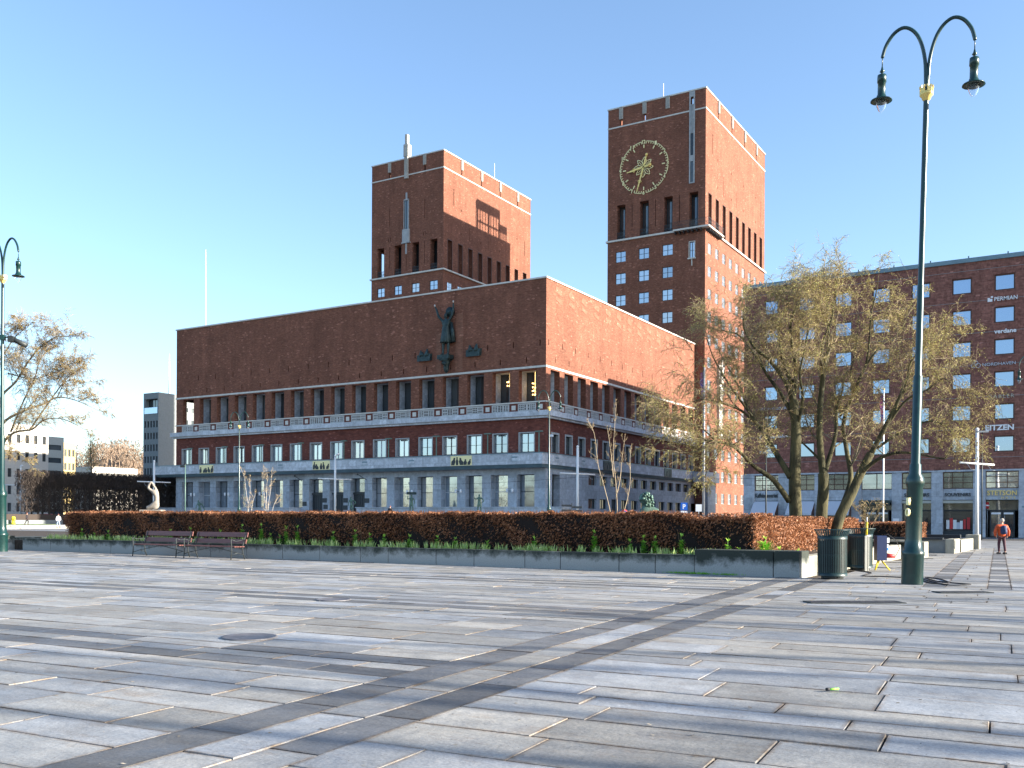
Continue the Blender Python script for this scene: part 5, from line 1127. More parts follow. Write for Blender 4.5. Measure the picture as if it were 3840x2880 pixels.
# second planter, seat niche and farther blocks along the lane at the right
pn = empty('far_planter', (0, 0, 0), 0, 'farther planter of pale blocks and dark coping right of the bins', 'planter')
for (x0, x1, y0, y1, z1, m) in ((38, 44.7, -51.4, -51.1, .58, 'wall_conc'), (37.9, 44.9, -51.5, -50.9, .66, 'wall_sunlit'), (44.75, 45.15, -51.6, -50.5, .60, 'wall_sunlit'), (38, 45.45, -45.6, -45.3, .60, 'conc_grey'), (45.2, 45.55, -45.7, -43.6, .62, 'wall_sunlit'), (45.25, 45.6, -43.5, -38.2, .55, 'wall_sunlit'), (45.2, 45.8, -37.6, -36.6, .72, 'wall_sunlit'), (38, 45.0, -38.1, -37.7, .72, 'frame_dark')):  # sun and shade put into block colours: sides pale, fronts grey, gap dark
    m_ = MB(); z0 = -.03
    if m == 'wall_sunlit' and z1 == .66: z0 = .581
    m_.cbox(x0, x1, y0, y1, z0, z1, .012); m_.build('wall_block', M[m], pn)
m_ = MB(); m_.box(38, 45.25, -45.3, -38.2, -.03, .5); m_.build('bed', M['soil'], pn)
m_ = MB(); m_.box(38, 45.1, -45.75, -45.35, .601, .68); m_.build('coping', M['frame_dark'], pn)

# ------------------------------------------------------------------ beech hedges
def leaf_mat(name, c1, c2, tr=.25):
    m = bpy.data.materials.new(name); m.use_nodes = True; t = m.node_tree; N = t.nodes; L = t.links; b = N['Principled BSDF']; b.inputs['Roughness'].default_value = .6; b.inputs['Specular IOR Level'].default_value = .3
    a = N.new('ShaderNodeAttribute'); a.attribute_name = 'shade'; r = N.new('ShaderNodeValToRGB'); r.color_ramp.elements[0].color = (*c1, 1); r.color_ramp.elements[1].color = (*c2, 1); L.new(a.outputs['Fac'], r.inputs[0]); L.new(r.outputs[0], b.inputs['Base Color'])
    tl = N.new('ShaderNodeBsdfTranslucent'); L.new(r.outputs[0], tl.inputs[0]); mx = N.new('ShaderNodeMixShader'); mx.inputs[0].default_value = tr; L.new(b.outputs[0], mx.inputs[1]); L.new(tl.outputs[0], mx.inputs[2]); L.new(mx.outputs[0], N['Material Output'].inputs[0]); return m
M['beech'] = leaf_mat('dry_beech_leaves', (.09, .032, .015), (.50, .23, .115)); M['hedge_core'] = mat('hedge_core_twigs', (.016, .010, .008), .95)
M['leaf_light'] = leaf_mat('spring_leaves', (.26, .46, .07), (.80, .86, .38)); M['leaf_green'] = leaf_mat('crown_imperial_leaves', (.12, .42, .03), (.52, .80, .12))
def leaves_mesh(name, quads, mat_):
    V, F_, Sh = [], [], []
    for (p, u, v, sh) in quads: b0 = len(V); V += [p - u, p + v * .9 - u * .1, p + u, p - v * .9 + u * .1]; F_.append((b0, b0 + 1, b0 + 2, b0 + 3)); Sh += [sh] * 4
    me = bpy.data.meshes.new(name); me.from_pydata([tuple(q) for q in V], [], F_); a = me.attributes.new('shade', 'FLOAT', 'POINT'); a.data.foreach_set('value', Sh); me.materials.append(mat_); return me
def rvec(r): 
    while True:
        v = Vector((r.uniform(-1, 1), r.uniform(-1, 1), r.uniform(-1, 1)))
        if .05 < v.length < 1: return v.normalized()
def hedge(name, boxes, label, z0, zf, dens, seed, size=.042):
    r = random.Random(seed); T = empty(name, (0, 0, 0), 0, label, 'hedge', 'brown beech hedges'); qs = []; core = MB()
    for (x0, x1, y0, y1) in boxes:
        zt = zf((x0 + x1) / 2); 
        ns = max(1, int((x1 - x0) / 1.0)); cw = (x1 - x0 - .28) / ns
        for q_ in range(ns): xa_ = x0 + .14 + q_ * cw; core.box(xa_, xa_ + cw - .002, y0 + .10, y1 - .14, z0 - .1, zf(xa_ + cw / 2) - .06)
        faces = [('f', (x1 - x0) * (zt - z0)), ('t', (x1 - x0) * (y1 - y0)), ('r', (y1 - y0) * (zt - z0)), ('l', (y1 - y0) * (zt - z0) * .5)]
        for f, A in faces:
            for _ in range(int(A * dens * (1.0 if f != 't' else .8))):
                dp = abs(r.gauss(0, .09)); x = r.uniform(x0, x1); y = r.uniform(y0, y1); z = r.uniform(z0, zt)
                if f == 'f' or f == 'r' or f == 'l':
                    # thinner towards the ground, hollows here and there
                    k = (z - z0) / (zt - z0)
                    if r.random() > (.40 + .9 * k) * (.72 + .38 * math.sin(x * 1.13 + y * .9) * math.sin(x * .37 + z * 2.1) + .25 * math.sin(x * 5.3 + z * 7)): continue
                if f == 'f': bul = .07 * math.sin(x * 1.7) * math.sin(z * 5 + x) + .05 * math.sin(x * 4.1 + z * 3); y = y0 + dp + bul
                elif f == 't': z = zf(x) - dp * .7 + .022 * math.sin(x * 2.1) + .03 * math.sin(x * 7.3 + y * 5) + .02 * math.sin(x * 17 + y * 9)
                elif f == 'r': bul = .06 * math.sin(y * 1.9) * math.sin(z * 5); x = x1 - dp + bul
                else: x = x0 + dp
                n = rvec(r); u = n.orthogonal().normalized() * size * r.uniform(.6, 1.25); v = n.cross(u) * .62; qs.append((Vector((x, y, z)), u, v, min(1, max(0, r.gauss(.48 + .16 * math.sin(x * 1.9 + z * 2) , .27)))))
    for (x0, x1, y0, y1) in boxes:
        for _ in range(int((x1 - x0) * 60)):
            x, y = r.uniform(x0, x1), r.uniform(y0, y1); u = Vector((r.uniform(-.02, .02), 0, r.uniform(.04, .10))); qs.append((Vector((x, y, zf(x) + .02)), u, Vector((.006, .004, 0)), .2))
    tw = MB()
    for (x0, x1, y0, y1) in boxes:
        for _ in range(int((x1 - x0) * (y1 - y0) * 14)): x, y = r.uniform(x0 + .1, x1 - .1), r.uniform(y0 + .05, y1 - .1); tw.tube([(x, y, z0 - .15), (x + r.uniform(-.15, .15), y + r.uniform(-.1, .1), z0 + .6)], [.012, .006], 3, False)
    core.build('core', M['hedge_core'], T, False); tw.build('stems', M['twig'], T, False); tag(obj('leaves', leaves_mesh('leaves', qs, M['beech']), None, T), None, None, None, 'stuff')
hz = lambda x: 1.585 - max(0, x - 40.5) * .05
hedge('beech_hedge', [(13.9, 43.1, -66.25, -64.9), (41.7, 43.1, -64.9, -53.2)], 'long clipped hedge of dry brown beech leaves behind the planter wall', .45, lambda x: hz(x) if x < 41 else 1.46, 1900, 5, .037)
hedge('beech_hedge', [(30.5, 43.6, -44.3, -43.0), (42.3, 43.6, -43.0, -39)], 'second brown beech hedge, farther off behind the two bins', .5, lambda x: 1.30, 700, 9, .055)

# spring flowers along the wall
r = random.Random(21); qs = []
x = 13.2
while x < 43.2:
    x += r.uniform(.025, .09)
    if r.random() < .14: x += r.uniform(.1, .35)
    if x > 42 and r.random() < .5: continue
    y = r.uniform(YW + .42, YW + .82); n = r.randrange(5, 12)
    for _ in range(n):
        a = r.uniform(0, 6.28); h = r.uniform(.14, .34) * (1 if x < 38 else .9); ln = r.uniform(.02, .12); base = Vector((x + r.uniform(-.05, .05), y + r.uniform(-.05, .05), .39)); tip = base + Vector((math.cos(a) * ln, math.sin(a) * ln, h)); c = (base + tip) / 2
        w_ = Vector((math.sin(a + r.uniform(-.8, .8)), math.cos(a), 0)) * r.uniform(.012, .024); qs.append((c, (tip - base) / 2, w_, min(1, max(0, r.gauss(.55, .3)))))
tag(obj('spring_bulb_leaves', leaves_mesh('bulb_leaves', qs, M['leaf_light']), None, None), 'pale green daffodil leaves massed along the top of the planter wall', 'plants', None, 'stuff')
fr = [(310, .5), (350, .35), (403, .45), (640, .55), (712, .62), (830, .55), (907, .78), (976, .8), (1015, .45), (1050, .4), (1079, .72), (1113, .74), (1255, .55), (1335, .62), (1387, .5), (1445, .46), (1540, .48), (1642, .46), (1706, .42), (1830, .34), (2003, .48), (2225, .70), (2365, .45), (2415, .58), (2458, .56), (2560, .62), (2730, .5), (2775, .25), (2866, .58), (2925, .3), (2990, .25)]
def fritillary(px, h, i):
    x = on_y(px, YW + .75); t = empty('crown_imperial', (x, YW + .75 + r.uniform(-.08, .08), .39), r.uniform(0, 6), None, 'plant', 'crown imperials along the planter wall'); b = MB(); h *= .92; b.tube([(0, 0, 0), (.01, .01, h)], [.010, .007], 5, False); b.build('stem', M['leaf_green_s'], t, False); q = []
    fat = 2.0 if px in (2866,) else 1.0; z = .08
    while z < h * .78:
        for k in range(int(13 * fat)): a = r.uniform(0, 6.28); L_ = r.uniform(.10, .18) * fat * (1.15 - z / h * .6); d = Vector((math.cos(a), math.sin(a), r.uniform(.0, .55))); q.append((Vector((0, 0, z)) + d * L_ * .5, d * L_ * .5, Vector((-math.sin(a), math.cos(a), 0)) * .026, min(1, max(0, r.gauss(.4, .25)))))
        z += .035
    for k in range(12): a = r.uniform(0, 6.28); d = Vector((math.cos(a) * .7, math.sin(a) * .7, r.uniform(-.3, 1))); q.append((Vector((0, 0, h)) + d * .045, d * .06, Vector((-math.sin(a), math.cos(a), 0)) * .02, .95))
    obj('leaves', leaves_mesh('frit', q, M['leaf_green']), None, t); return t
M['leaf_green_s'] = mat('green_stem', (.12, .24, .05), .7)
near = [(85, 'left end of the hedge'), (520, 'left bench'), (800, 'gap right of the left bench'), (905, 'right end of the right bench'), (1256, 'white tram pole by the doors'), (1543, 'bronze statue carrying a box'), (1797, 'bronze statue under the gilded relief'), (2063, 'lamp before the hall corner'), (2300, 'thin young tree'), (2430, 'green bronze head'), (2610, 'step in the planter wall'), (2830, 'sunlit corner of the hedge'), (3000, 'right end of the planter wall')]
seen = {}
for i, (px, h) in enumerate(fr):
    t = fritillary(px, h, i); nm = min(near, key=lambda q: abs(q[0] - px)); side = 'left of' if px < nm[0] - 20 else 'right of' if px > nm[0] + 20 else 'straight below'
    ht = 'tall' if h > .65 else 'short' if h < .45 else 'medium-high'; k = (nm[1], side, ht); seen[k] = seen.get(k, 0) + 1
    t['label'] = ('%s green crown imperial %s the %s' % (ht, side, nm[1])) + ('' if seen[k] == 1 else ' farther right' if seen[k] == 2 else ', rightmost')
q = []
for (px, w_) in ((2555, .5), (2590, .25), (2720, .5), (2640, .2)):
    x0 = on_y(px, YW - .03)
    for k in range(120): x = x0 + r.gauss(0, w_ * .4); L_ = r.uniform(.02, .07); q.append((Vector((x, YW - .05 - r.uniform(0, .05), L_ / 2)), Vector((r.uniform(-.02, .02), r.uniform(-.02, 0), L_ / 2)), Vector((.006, .003, 0)), r.random() * .4))
tag(obj('moss_tufts', leaves_mesh('moss', q, M['leaf_green']), None, None), 'small tufts of green weed at the foot of the planter wall', 'weeds', None, 'stuff')

# ------------------------------------------------------------------ benches, bins, power cabinet, cable
def bench(x0, x1, yf, label):
    L_ = x1 - x0; t = empty('park_bench', (x0, yf, 0), 0, label, 'bench', 'slatted benches before the planter')
    for k in range(4): b = MB(); b.cbox(-.06, L_ + .06, .07 + k * .115, .165 + k * .115, .415, .445 - .0, .006); b.build('seat_slat', M['wood'], t)
    for z0, z1, y in ((.53, .68, .57), (.745, .905, .64)): b = MB(); T_ = Matrix.Translation((0, y, z0)) @ Matrix.Rotation(R(-14), 4, 'X'); b.cbox(-.06, L_ + .06, -.018, .018, 0, z1 - z0, .006, T_); b.build('back_slat', M['wood'], t)
    for x in (.03, L_ - .03):
        b = MB(); b.tube([(x, .0, 0), (x, .03, .3), (x, .02, .45), (x, .0, .64), (x, .03, .68)], .018, 6); b.build('leg', M['iron'], t, False)
        b = MB(); b.tube([(x, .60, 0), (x, .52, .22), (x, .50, .42), (x, .60, .7), (x, .66, .9)], .018, 6); b.build('leg', M['iron'], t, False)
        b = MB(); b.tube([(x, .02, .66), (x, .2, .61), (x, .42, .63), (x, .58, .68)], .014, 6); b.build('armrest', M['iron'], t, False)
        b = MB(); b.tube([(x, .03, .15), (x, .3, .22), (x, .55, .15)], .012, 5); b.tube([(x, .05, .40), (x, .5, .40)], .014, 5); b.build('side_stretcher', M['iron'], t, False)
    b = MB(); b.tube([(.03, .3, .22), (L_ * .5, .3, .40), (L_ - .03, .3, .22)], .012, 5); b.build('long_brace', M['iron'], t, False)
bench(21.2, 23.55, -68.55, 'left one of two dark red slatted benches by the planter wall'); bench(23.95, 26.3, -68.6, 'right one of two dark red slatted benches by the planter wall')

def bin_(x, y, label, sc=1.0, rz=0):
    t = empty('litter_bin', (x, y, 0), rz, label, 'litter bin', 'green slatted litter bins'); t.scale = (sc, sc, sc)
    b = MB(); b.lathe([(.26, 0), (.26, .075)], 28, cap=True); b.build('foot', M['iron'], t, False)
    b = MB(); 
    for pr_ in ([(.345, .075), (.345, .15), (.325, .15), (.325, .08)], [(.345, .95), (.347, 1.03), (.33, 1.03), (.33, .95)], [(.415, 1.165), (.425, 1.18), (.41, 1.19), (.395, 1.17)], [(.322, .55), (.330, .55), (.330, .6), (.322, .6)]): b = MB(); b.lathe(pr_, 32); b.build('ring', M['bin'], t, False)
    for k in range(40):
        a = k * 2 * math.pi / 40; T_ = Matrix.Rotation(a, 4, 'Z')
        if k == 0:
            b = MB(); b.box(.331, .339, -.0165, .0165, .149, .951); b.add([(.335, -.014, 1.029), (.335, .014, 1.029), (.40, .014, 1.168), (.40, -.014, 1.168), (.343, -.014, 1.029), (.343, .014, 1.029), (.408, .014, 1.168), (.408, -.014, 1.168)], ((0, 1, 2, 3), (7, 6, 5, 4), (0, 4, 5, 1), (1, 5, 6, 2), (2, 6, 7, 3), (3, 7, 4, 0))); sm = b.mesh('slat', False); sm.materials.append(M['bin'])
        obj('slat', sm, None, t, (0, 0, 0), a)
    b = MB(); b.lathe([(.30, .16), (.30, .93)], 24); b.build('inner_bag', M['rubber'], t, False)
bin_(45.2, -67.15, 'near green slatted litter bin with flared rim at the planter corner'); bin_(44.95, -62.6, 'rear green slatted litter bin, half hidden behind the near one', 1.0, .1)
px_ = gxy(3277, 27.0)
t = empty('power_cabinet', (px_[0], px_[1], 0), YAW, 'dark blue power box with sockets on a yellow stand behind the bins', 'power box')
b = MB(); b.cbox(.06, .34, -.1, .15, .28, .98, .02); b.build('box', M['blue'], t, False)
b = MB(); b.tube([(.12, 0, .28), (.02, -.05, 0)], .02, 6); b.tube([(.22, 0, .28), (.42, -.1, 0)], .02, 6); b.tube([(.2, .1, .28), (.15, .25, 0)], .02, 6); b.build('stand', M['yellow'], t, False)
b = MB(); b.tube([(.34, 0, .42), (.6, -.02, .40)], [.07, .05], 8); b.build('red_plug', M['red'], t, False); b = MB(); b.box(.34, .40, -.06, .04, .56, .64); b.build('blue_socket', mat('socket_blue', (.05, .25, .8), .5), t, False); b = MB(); b.box(.34, .42, -.06, .05, .78, .92); b.box(.34, .4, -.05, .04, .68, .74); b.build('white_socket', M['sign_white'], t, False)
b = MB(); b.tube([(.2, 0, .96), (.4, 0, 1.02), (.62, -.03, .85), (.72, -.03, .62), (.62, -.03, .42)], .010, 6); b.build('lead', M['rubber'], t, False)
t = empty('marker_post', (*gxy(3250, 26.6), 0), YAW, 'white post with a yellow tip between the rear bin and the power box', 'post')
b = MB(); b.box(-.05, .015, -.03, .03, 0, .98); b.box(.03, .06, -.03, .03, 0, .96); b.build('post', M['conc_light'], t); b = MB(); b.tube([(0, 0, .96), (.01, 0, 1.12)], .022, 8); b.build('white_ring', M['sign_white'], t, False); b = MB(); b.tube([(.0, 0, 1.0), (.01, 0, 1.36)], .028, 8); b.build('yellow_sleeve', M['yellow'], t, False); b = MB(); b.tube([(.01, 0, 1.36), (.01, 0, 1.5)], .014, 8); b.build('tip', M['white'], t, False)
def gp(px, py, z=.012): q = at(px, py, 1.0) - CAM; P = CAM + q * (-1.4 / q.z); return Vector((P.x, P.y, z))
b = MB(); b.tube(smooth([gp(*p) for p in ((3180, 2135), (3225, 2142), (3268, 2150), (3240, 2158), (3245, 2162), (3320, 2164), (3400, 2168), (3450, 2172), (3500, 2184), (3560, 2196), (3640, 2194), (3600, 2190), (3520, 2182), (3470, 2168), (3520, 2172), (3560, 2188), (3500, 2190), (3460, 2180))]), .014, 6)
b.tube(smooth([gp(*p) for p in ((3290, 2128), (3340, 2131), (3385, 2129))]), .010, 5)
tag(b.build('power_cable', M['rubber'], None, False), 'black power cable looped on the paving around the lamp foot', 'cable')

r = random.Random(77); q = []
for k in range(2600):
    d = 5 + 22 * r.random() ** 1.3; px = r.uniform(-100, 3940); g_ = at(px, 1946, d); 
    if g_.y > -67.3 and g_.x < 44.6: continue
    sz_ = r.uniform(.002, .007) if r.random() < .9 else r.uniform(.01, .022); n = rvec(r) if False else Vector((r.uniform(-.4, .4), r.uniform(-.4, .4), 1)).normalized(); u = n.orthogonal().normalized() * sz_; q.append((Vector((g_.x, g_.y, .007)), u, n.cross(u) * r.uniform(.4, 1), r.random()))
tag(obj('grit', leaves_mesh('grit', q, leaf_mat('grit_and_leaf_crumbs', (.05, .04, .03), (.42, .36, .28), .05)), None, None), 'grit and dry leaf crumbs scattered over the paving', 'grit', None, 'stuff')
# ------------------------------------------------------------------ bare trees in early leaf
class Tree:
    def __init__(s, seed): s.r = random.Random(seed); s.limb = MB(); s.br = MB(); s.tw = MB(); s.buds = []
    def limbs(s, pts, r0, r1, n=8, kids=True, side=7, L2=2.4, droop=.35):
        P = smooth([Vector(p) for p in pts], 5); N_ = len(P); rad = [r0 + (r1 - r0) * (i / (N_ - 1)) ** .8 for i in range(N_)]; s.limb.tube(P, rad, n)
        if kids:
            tot = sum((P[i + 1] - P[i]).length for i in range(N_ - 1)); cnt = int(side * tot / 3.0) + 2
            for k in range(cnt):
                f = s.r.uniform(.22, 1.0) ** .85; i = min(int(f * (N_ - 1)), N_ - 2); d = (P[i + 1] - P[i]).normalized(); o = rvec(s.r); o.z = abs(o.z) * .6 + .1; o.normalize()
                s.branch(P[i], (d * .55 + o * .95).normalized(), L2 * s.r.uniform(.5, 1.1) * (1.15 - .6 * f), rad[i] * .38, 2, droop)
            s.branch(P[-1], (P[-1] - P[-3]).normalized(), L2 * .45, r1, 2, droop)
    def branch(s, p, d, L_, rad, lev, droop):
        r = s.r; n = 5 if lev == 2 else 4; P = [p]; dd = d.copy()
        for k in range(n):
            dd = (dd + rvec(r) * (.26 if lev == 2 else .34) + Vector((0, 0, (.10 if k < n * .5 else -droop * (.35 if lev == 2 else .8))))).normalized(); P.append(P[-1] + dd * L_ / n)
        rad = max(rad, .010 if lev == 2 else .006); (s.br if lev == 2 else s.tw).tube(P, [rad * (1 - .75 * i / n) for i in range(n + 1)], 5 if lev == 2 else 3, False)
        cnt = {2: s.n3, 3: s.n4}.get(lev, 0)
        for k in range(cnt):
            f = r.uniform(.15, 1); i = min(int(f * n), n - 1); q = P[i].lerp(P[i + 1], f * n - i); o = rvec(r); dn = ((P[i + 1] - P[i]).normalized() * .7 + o * .8).normalized()
            if lev == 2: s.branch(q, dn, L_ * r.uniform(.25, .5), rad * .4, 3, droop)
            else: s.twig(q, dn, L_ * r.uniform(.35, .9), droop)
        s.twig(P[-1], dd, L_ * .4, droop)
    def twig(s, p, d, L_, droop):
        r = s.r; L_ = min(max(L_, .12), .5); P = [p]; dd = d.copy()
        for k in range(2): dd = (dd + rvec(r) * .4 + Vector((0, 0, -droop * .9))).normalized(); P.append(P[-1] + dd * L_ / 2)
        w_ = .0042 * s.ts; u = dd.orthogonal().normalized() * w_; v = dd.cross(u)
        s.tw.add([P[0] + u, P[0] - u * .5 + v, P[0] - u * .5 - v, P[1] + u * .8, P[1] - u * .4 + v * .8, P[1] - u * .4 - v * .8, P[2]], ((0, 1, 4, 3), (1, 2, 5, 4), (2, 0, 3, 5), (3, 4, 6), (4, 5, 6), (5, 3, 6)))
        for k in range(s.nb):
            q = P[1].lerp(P[2], r.random()) if k % 2 else P[0].lerp(P[1], r.random()); n = rvec(r); u = n.orthogonal().normalized() * s.bs * r.uniform(.6, 1.5); s.buds.append((q + rvec(r) * .02, u, n.cross(u) * .45, min(1, max(0, r.gauss(.5, .3)))))
    def done(s, T, bark, twig, bud):
        s.limb.build('trunk', bark, T, False); s.br.build('branches', M['bark_grey'], T, False); tag(s.tw.build('twigs', twig, T, False), None, None, None, 'stuff')
        if s.buds: tag(obj('young_leaves', leaves_mesh('young_leaves', s.buds, bud), None, T), None, None, None, 'stuff')
M['budleaf'] = leaf_mat('catkins_and_buds', (.38, .31, .10), (.76, .74, .24), .4)
def TR(seed, n3=10, n4=9, nb=3, bs=.018, ts=1.3): t = Tree(seed); t.n3, t.n4, t.nb, t.bs, t.ts = n3, n4, nb, bs, ts; return t
def A3(l): return [at(*q) for q in l]
D0 = 32
t = TR(1)
t.limbs(A3([(2990, 2080, D0), (2985, 1950, D0), (2980, 1820, D0), (2983, 1700, D0), (2985, 1600, D0), (2975, 1500, D0)]), .24, .15, 10, False)
t.limbs(A3([(2978, 1530, D0), (2950, 1440, 31.8), (2885, 1350, 31.5), (2830, 1304, 31.2), (2790, 1230, 31), (2790, 1170, 30.8)]), .10, .02)
t.limbs(A3([(2975, 1500, D0), (2965, 1430, 32), (2935, 1350, 32.3), (2921, 1260, 32.5), (2930, 1190, 32.6), (2958, 1130, 32.7)]), .11, .02)
t.limbs(A3([(2978, 1480, D0), (2985, 1380, 31.8), (2970, 1290, 31.6), (2965, 1210, 31.5), (2985, 1150, 31.4), (3005, 1110, 31.2)]), .09, .018)
t.limbs(A3([(2975, 1560, D0), (2930, 1480, 32.4), (2880, 1410, 32.8), (2830, 1330, 33.2), (2770, 1257, 33.5), (2710, 1240, 33.8)]), .09, .018)
t.limbs(A3([(2960, 1880, D0), (2900, 1800, 31.8), (2830, 1750, 31.5), (2780, 1700, 31), (2730, 1665, 30.6), (2640, 1650, 30.2)]), .11, .03)
t.limbs(A3([(2740, 1672, 30.6), (2690, 1660, 30.4), (2620, 1690, 30.2), (2560, 1700, 30)]), .03, .012, droop=.5)
t.limbs(A3([(2965, 1790, D0), (2910, 1700, 32.3), (2860, 1620, 32.6), (2810, 1540, 33), (2770, 1450, 33.3), (2720, 1360, 33.5)]), .12, .02)
t.limbs(A3([(2850, 1600, 32.6), (2780, 1540, 32.4), (2700, 1510, 32), (2620, 1500, 31.6), (2540, 1540, 31.2)]), .06, .014, side=9, droop=.55)
t.limbs(A3([(2690, 1660, 30.4), (2620, 1600, 30.6), (2540, 1600, 30.8), (2470, 1660, 31)]), .03, .012, side=12, L2=2.0, droop=.6)
t.limbs(A3([(2720, 1665, 30.6), (2680, 1720, 30.4), (2640, 1790, 30.2)]), .025, .010, side=12, L2=1.6, droop=.6)
t.limbs(A3([(2820, 1560, 32.8), (2740, 1450, 32.5), (2680, 1350, 32.2), (2650, 1270, 32)]), .05, .012)
t.limbs(A3([(2990, 1600, D0), (3010, 1500, 31.5), (3000, 1400, 31), (3020, 1300, 30.6), (3035, 1200, 30.4)]), .07, .015)
T = empty('bare_tree', tuple(gxy(2985, D0)) + (.4,), 0, 'left one of three budding trees behind the sunlit end of the hedge', 'tree', 'budding trees behind the hedge at the right')
def recentre(T, o): 
    for m_ in (o.limb, o.br, o.tw): m_.v = [(v[0] - T.location.x, v[1] - T.location.y, v[2] - T.location.z) for v in m_.v]
    o.buds = [(q[0] - T.location, q[1], q[2], q[3]) for q in o.buds]
recentre(T, t); t.done(T, M['bark'], M['twig'], M['budleaf'])
D1 = 32.3; t = TR(2)
t.limbs(A3([(3076, 2080, D1), (3080, 1950, D1), (3088, 1830, D1), (3087, 1775, D1)]), .21, .17, 10, False)
t.limbs(A3([(3087, 1790, D1), (3078, 1700, D1), (3073, 1620, D1), (3078, 1500, D1), (3088, 1395, D1)]), .13, .09, 8, True, 3)
t.limbs(A3([(3087, 1400, D1), (3102, 1345, D1), (3106, 1221, D1), (3083, 1160, D1), (3070, 1110, D1), (3078, 1070, D1)]), .075, .014)
t.limbs(A3([(3088, 1400, D1), (3080, 1340, 32), (3090, 1270, 31.8), (3118, 1200, 31.5), (3127, 1140, 31.4), (3138, 1060, 31.3)]), .06, .012)
t.limbs(A3([(3088, 1780, D1), (3115, 1700, D1), (3135, 1620, D1), (3138, 1540, 32.6), (3160, 1460, 33)]), .11, .03)
t.limbs(A3([(3080, 1730, D1), (3030, 1680, 32.6), (2980, 1640, 33), (2900, 1620, 33.4)]), .05, .012)
t.limbs(A3([(3150, 1560, 32.8), (3200, 1480, 33), (3190, 1400, 33.4), (3210, 1300, 33.8), (3220, 1180, 34)]), .05, .012)
T = empty('bare_tree', tuple(gxy(3080, D1)) + (.4,), 0, 'middle one of three budding trees, with a forked trunk behind the hedge', 'tree', 'budding trees behind the hedge at the right'); recentre(T, t); t.done(T, M['bark'], M['twig'], M['budleaf'])
D2 = 31.6; t = TR(3)
t.limbs(A3([(3120, 2080, D2), (3145, 1950, D2), (3190, 1860, D2), (3225, 1780, D2), (3265, 1700, D2)]), .19, .13, 10, False)
t.limbs(A3([(3262, 1710, D2), (3320, 1600, 31.4), (3365, 1510, 31.2), (3400, 1420, 31), (3420, 1350, 30.8), (3500, 1270, 30.5)]), .10, .018)
t.limbs(A3([(3225, 1780, D2), (3280, 1730, 31.2), (3350, 1700, 30.8), (3430, 1700, 30.4), (3530, 1720, 30), (3550, 1710, 29.9)]), .08, .015, droop=.5)
t.limbs(A3([(3150, 1920, D2), (3190, 1800, 32), (3175, 1690, 32.3), (3164, 1580, 32.6), (3215, 1441, 32.8), (3251, 1364, 33)]), .10, .05, side=4)
t.limbs(A3([(3251, 1364, 33), (3308, 1292, 33), (3365, 1256, 33.2), (3406, 1180, 33.4)]), .045, .014)
t.limbs(A3([(3248, 1370, 33), (3259, 1292, 32.8), (3267, 1183, 32.6), (3287, 1090, 32.4), (3294, 1040, 32.2)]), .045, .010, side=4, L2=1.7)
t.limbs(A3([(3330, 1590, 31.4), (3400, 1500, 31), (3480, 1460, 30.6), (3535, 1420, 30.4), (3570, 1440, 30.2)]), .05, .012, side=8, droop=.55)
t.limbs(A3([(3360, 1520, 31.2), (3440, 1400, 31.6), (3520, 1320, 32), (3565, 1290, 32.2)]), .04, .012)
t.limbs(A3([(3290, 1680, 31.4), (3380, 1620, 30.9), (3480, 1580, 30.5), (3550, 1600, 30.3), (3580, 1640, 30.1)]), .05, .012, droop=.55)
T = empty('bare_tree', tuple(gxy(3140, D2)) + (.4,), 0, 'right one of three budding trees, leaning right behind the lamp post', 'tree', 'budding trees behind the hedge at the right'); recentre(T, t); t.done(T, M['bark'], M['twig'], M['budleaf'])
# tree at the left edge
DL = 46; t = TR(4, 11, 10, 1, .018, 1.6)
t.limbs(A3([(-60, 2030, DL), (-50, 1850, DL), (-20, 1760, DL), (0, 1700, DL)]), .2, .13, 10, False)
t.limbs(A3([(0, 1710, DL), (20, 1650, DL), (60, 1620, DL), (120, 1610, 45.5), (165, 1575, 45), (230, 1570, 44.8), (300, 1600, 44.6)]), .075, .014, L2=2.0)
t.limbs(A3([(-5, 1690, DL), (10, 1590, DL), (90, 1540, DL), (165, 1515, DL), (215, 1490, DL), (280, 1500, DL), (350, 1530, DL)]), .08, .014, L2=2.1)
t.limbs(A3([(-10, 1640, DL), (0, 1500, DL), (60, 1430, DL), (110, 1350, DL), (160, 1295, DL), (215, 1262, DL), (250, 1262, DL)]), .075, .014, L2=2.0)
t.limbs(A3([(-20, 1600, DL), (-20, 1400, DL), (20, 1320, DL), (60, 1260, DL), (100, 1230, DL)]), .06, .012, L2=1.9)
t.limbs(A3([(-20, 1700, DL), (20, 1690, DL), (75, 1700, DL), (110, 1740, DL)]), .04, .012, L2=1.4)
t.limbs(A3([(215, 1490, DL), (250, 1420, DL), (290, 1400, DL), (320, 1440, DL)]), .03, .01, L2=1.5)
t.limbs(A3([(30, 1400, DL), (120, 1420, DL), (200, 1400, DL), (270, 1370, DL)]), .035, .01, L2=1.7)
t.limbs(A3([(40, 1620, DL), (90, 1500, DL), (130, 1420, DL), (150, 1350, DL), (190, 1300, DL)]), .05, .012, L2=1.8)
t.limbs(A3([(110, 1615, DL), (190, 1500, DL), (250, 1420, DL), (300, 1380, DL)]), .05, .012, L2=1.8)
T = empty('bare_tree', tuple(gxy(-50, DL)) + (0,), 0, 'budding tree at the left edge reaching in over the square', 'tree'); recentre(T, t); t.done(T, M['bark_grey'], M['twig'], M['budleaf'])
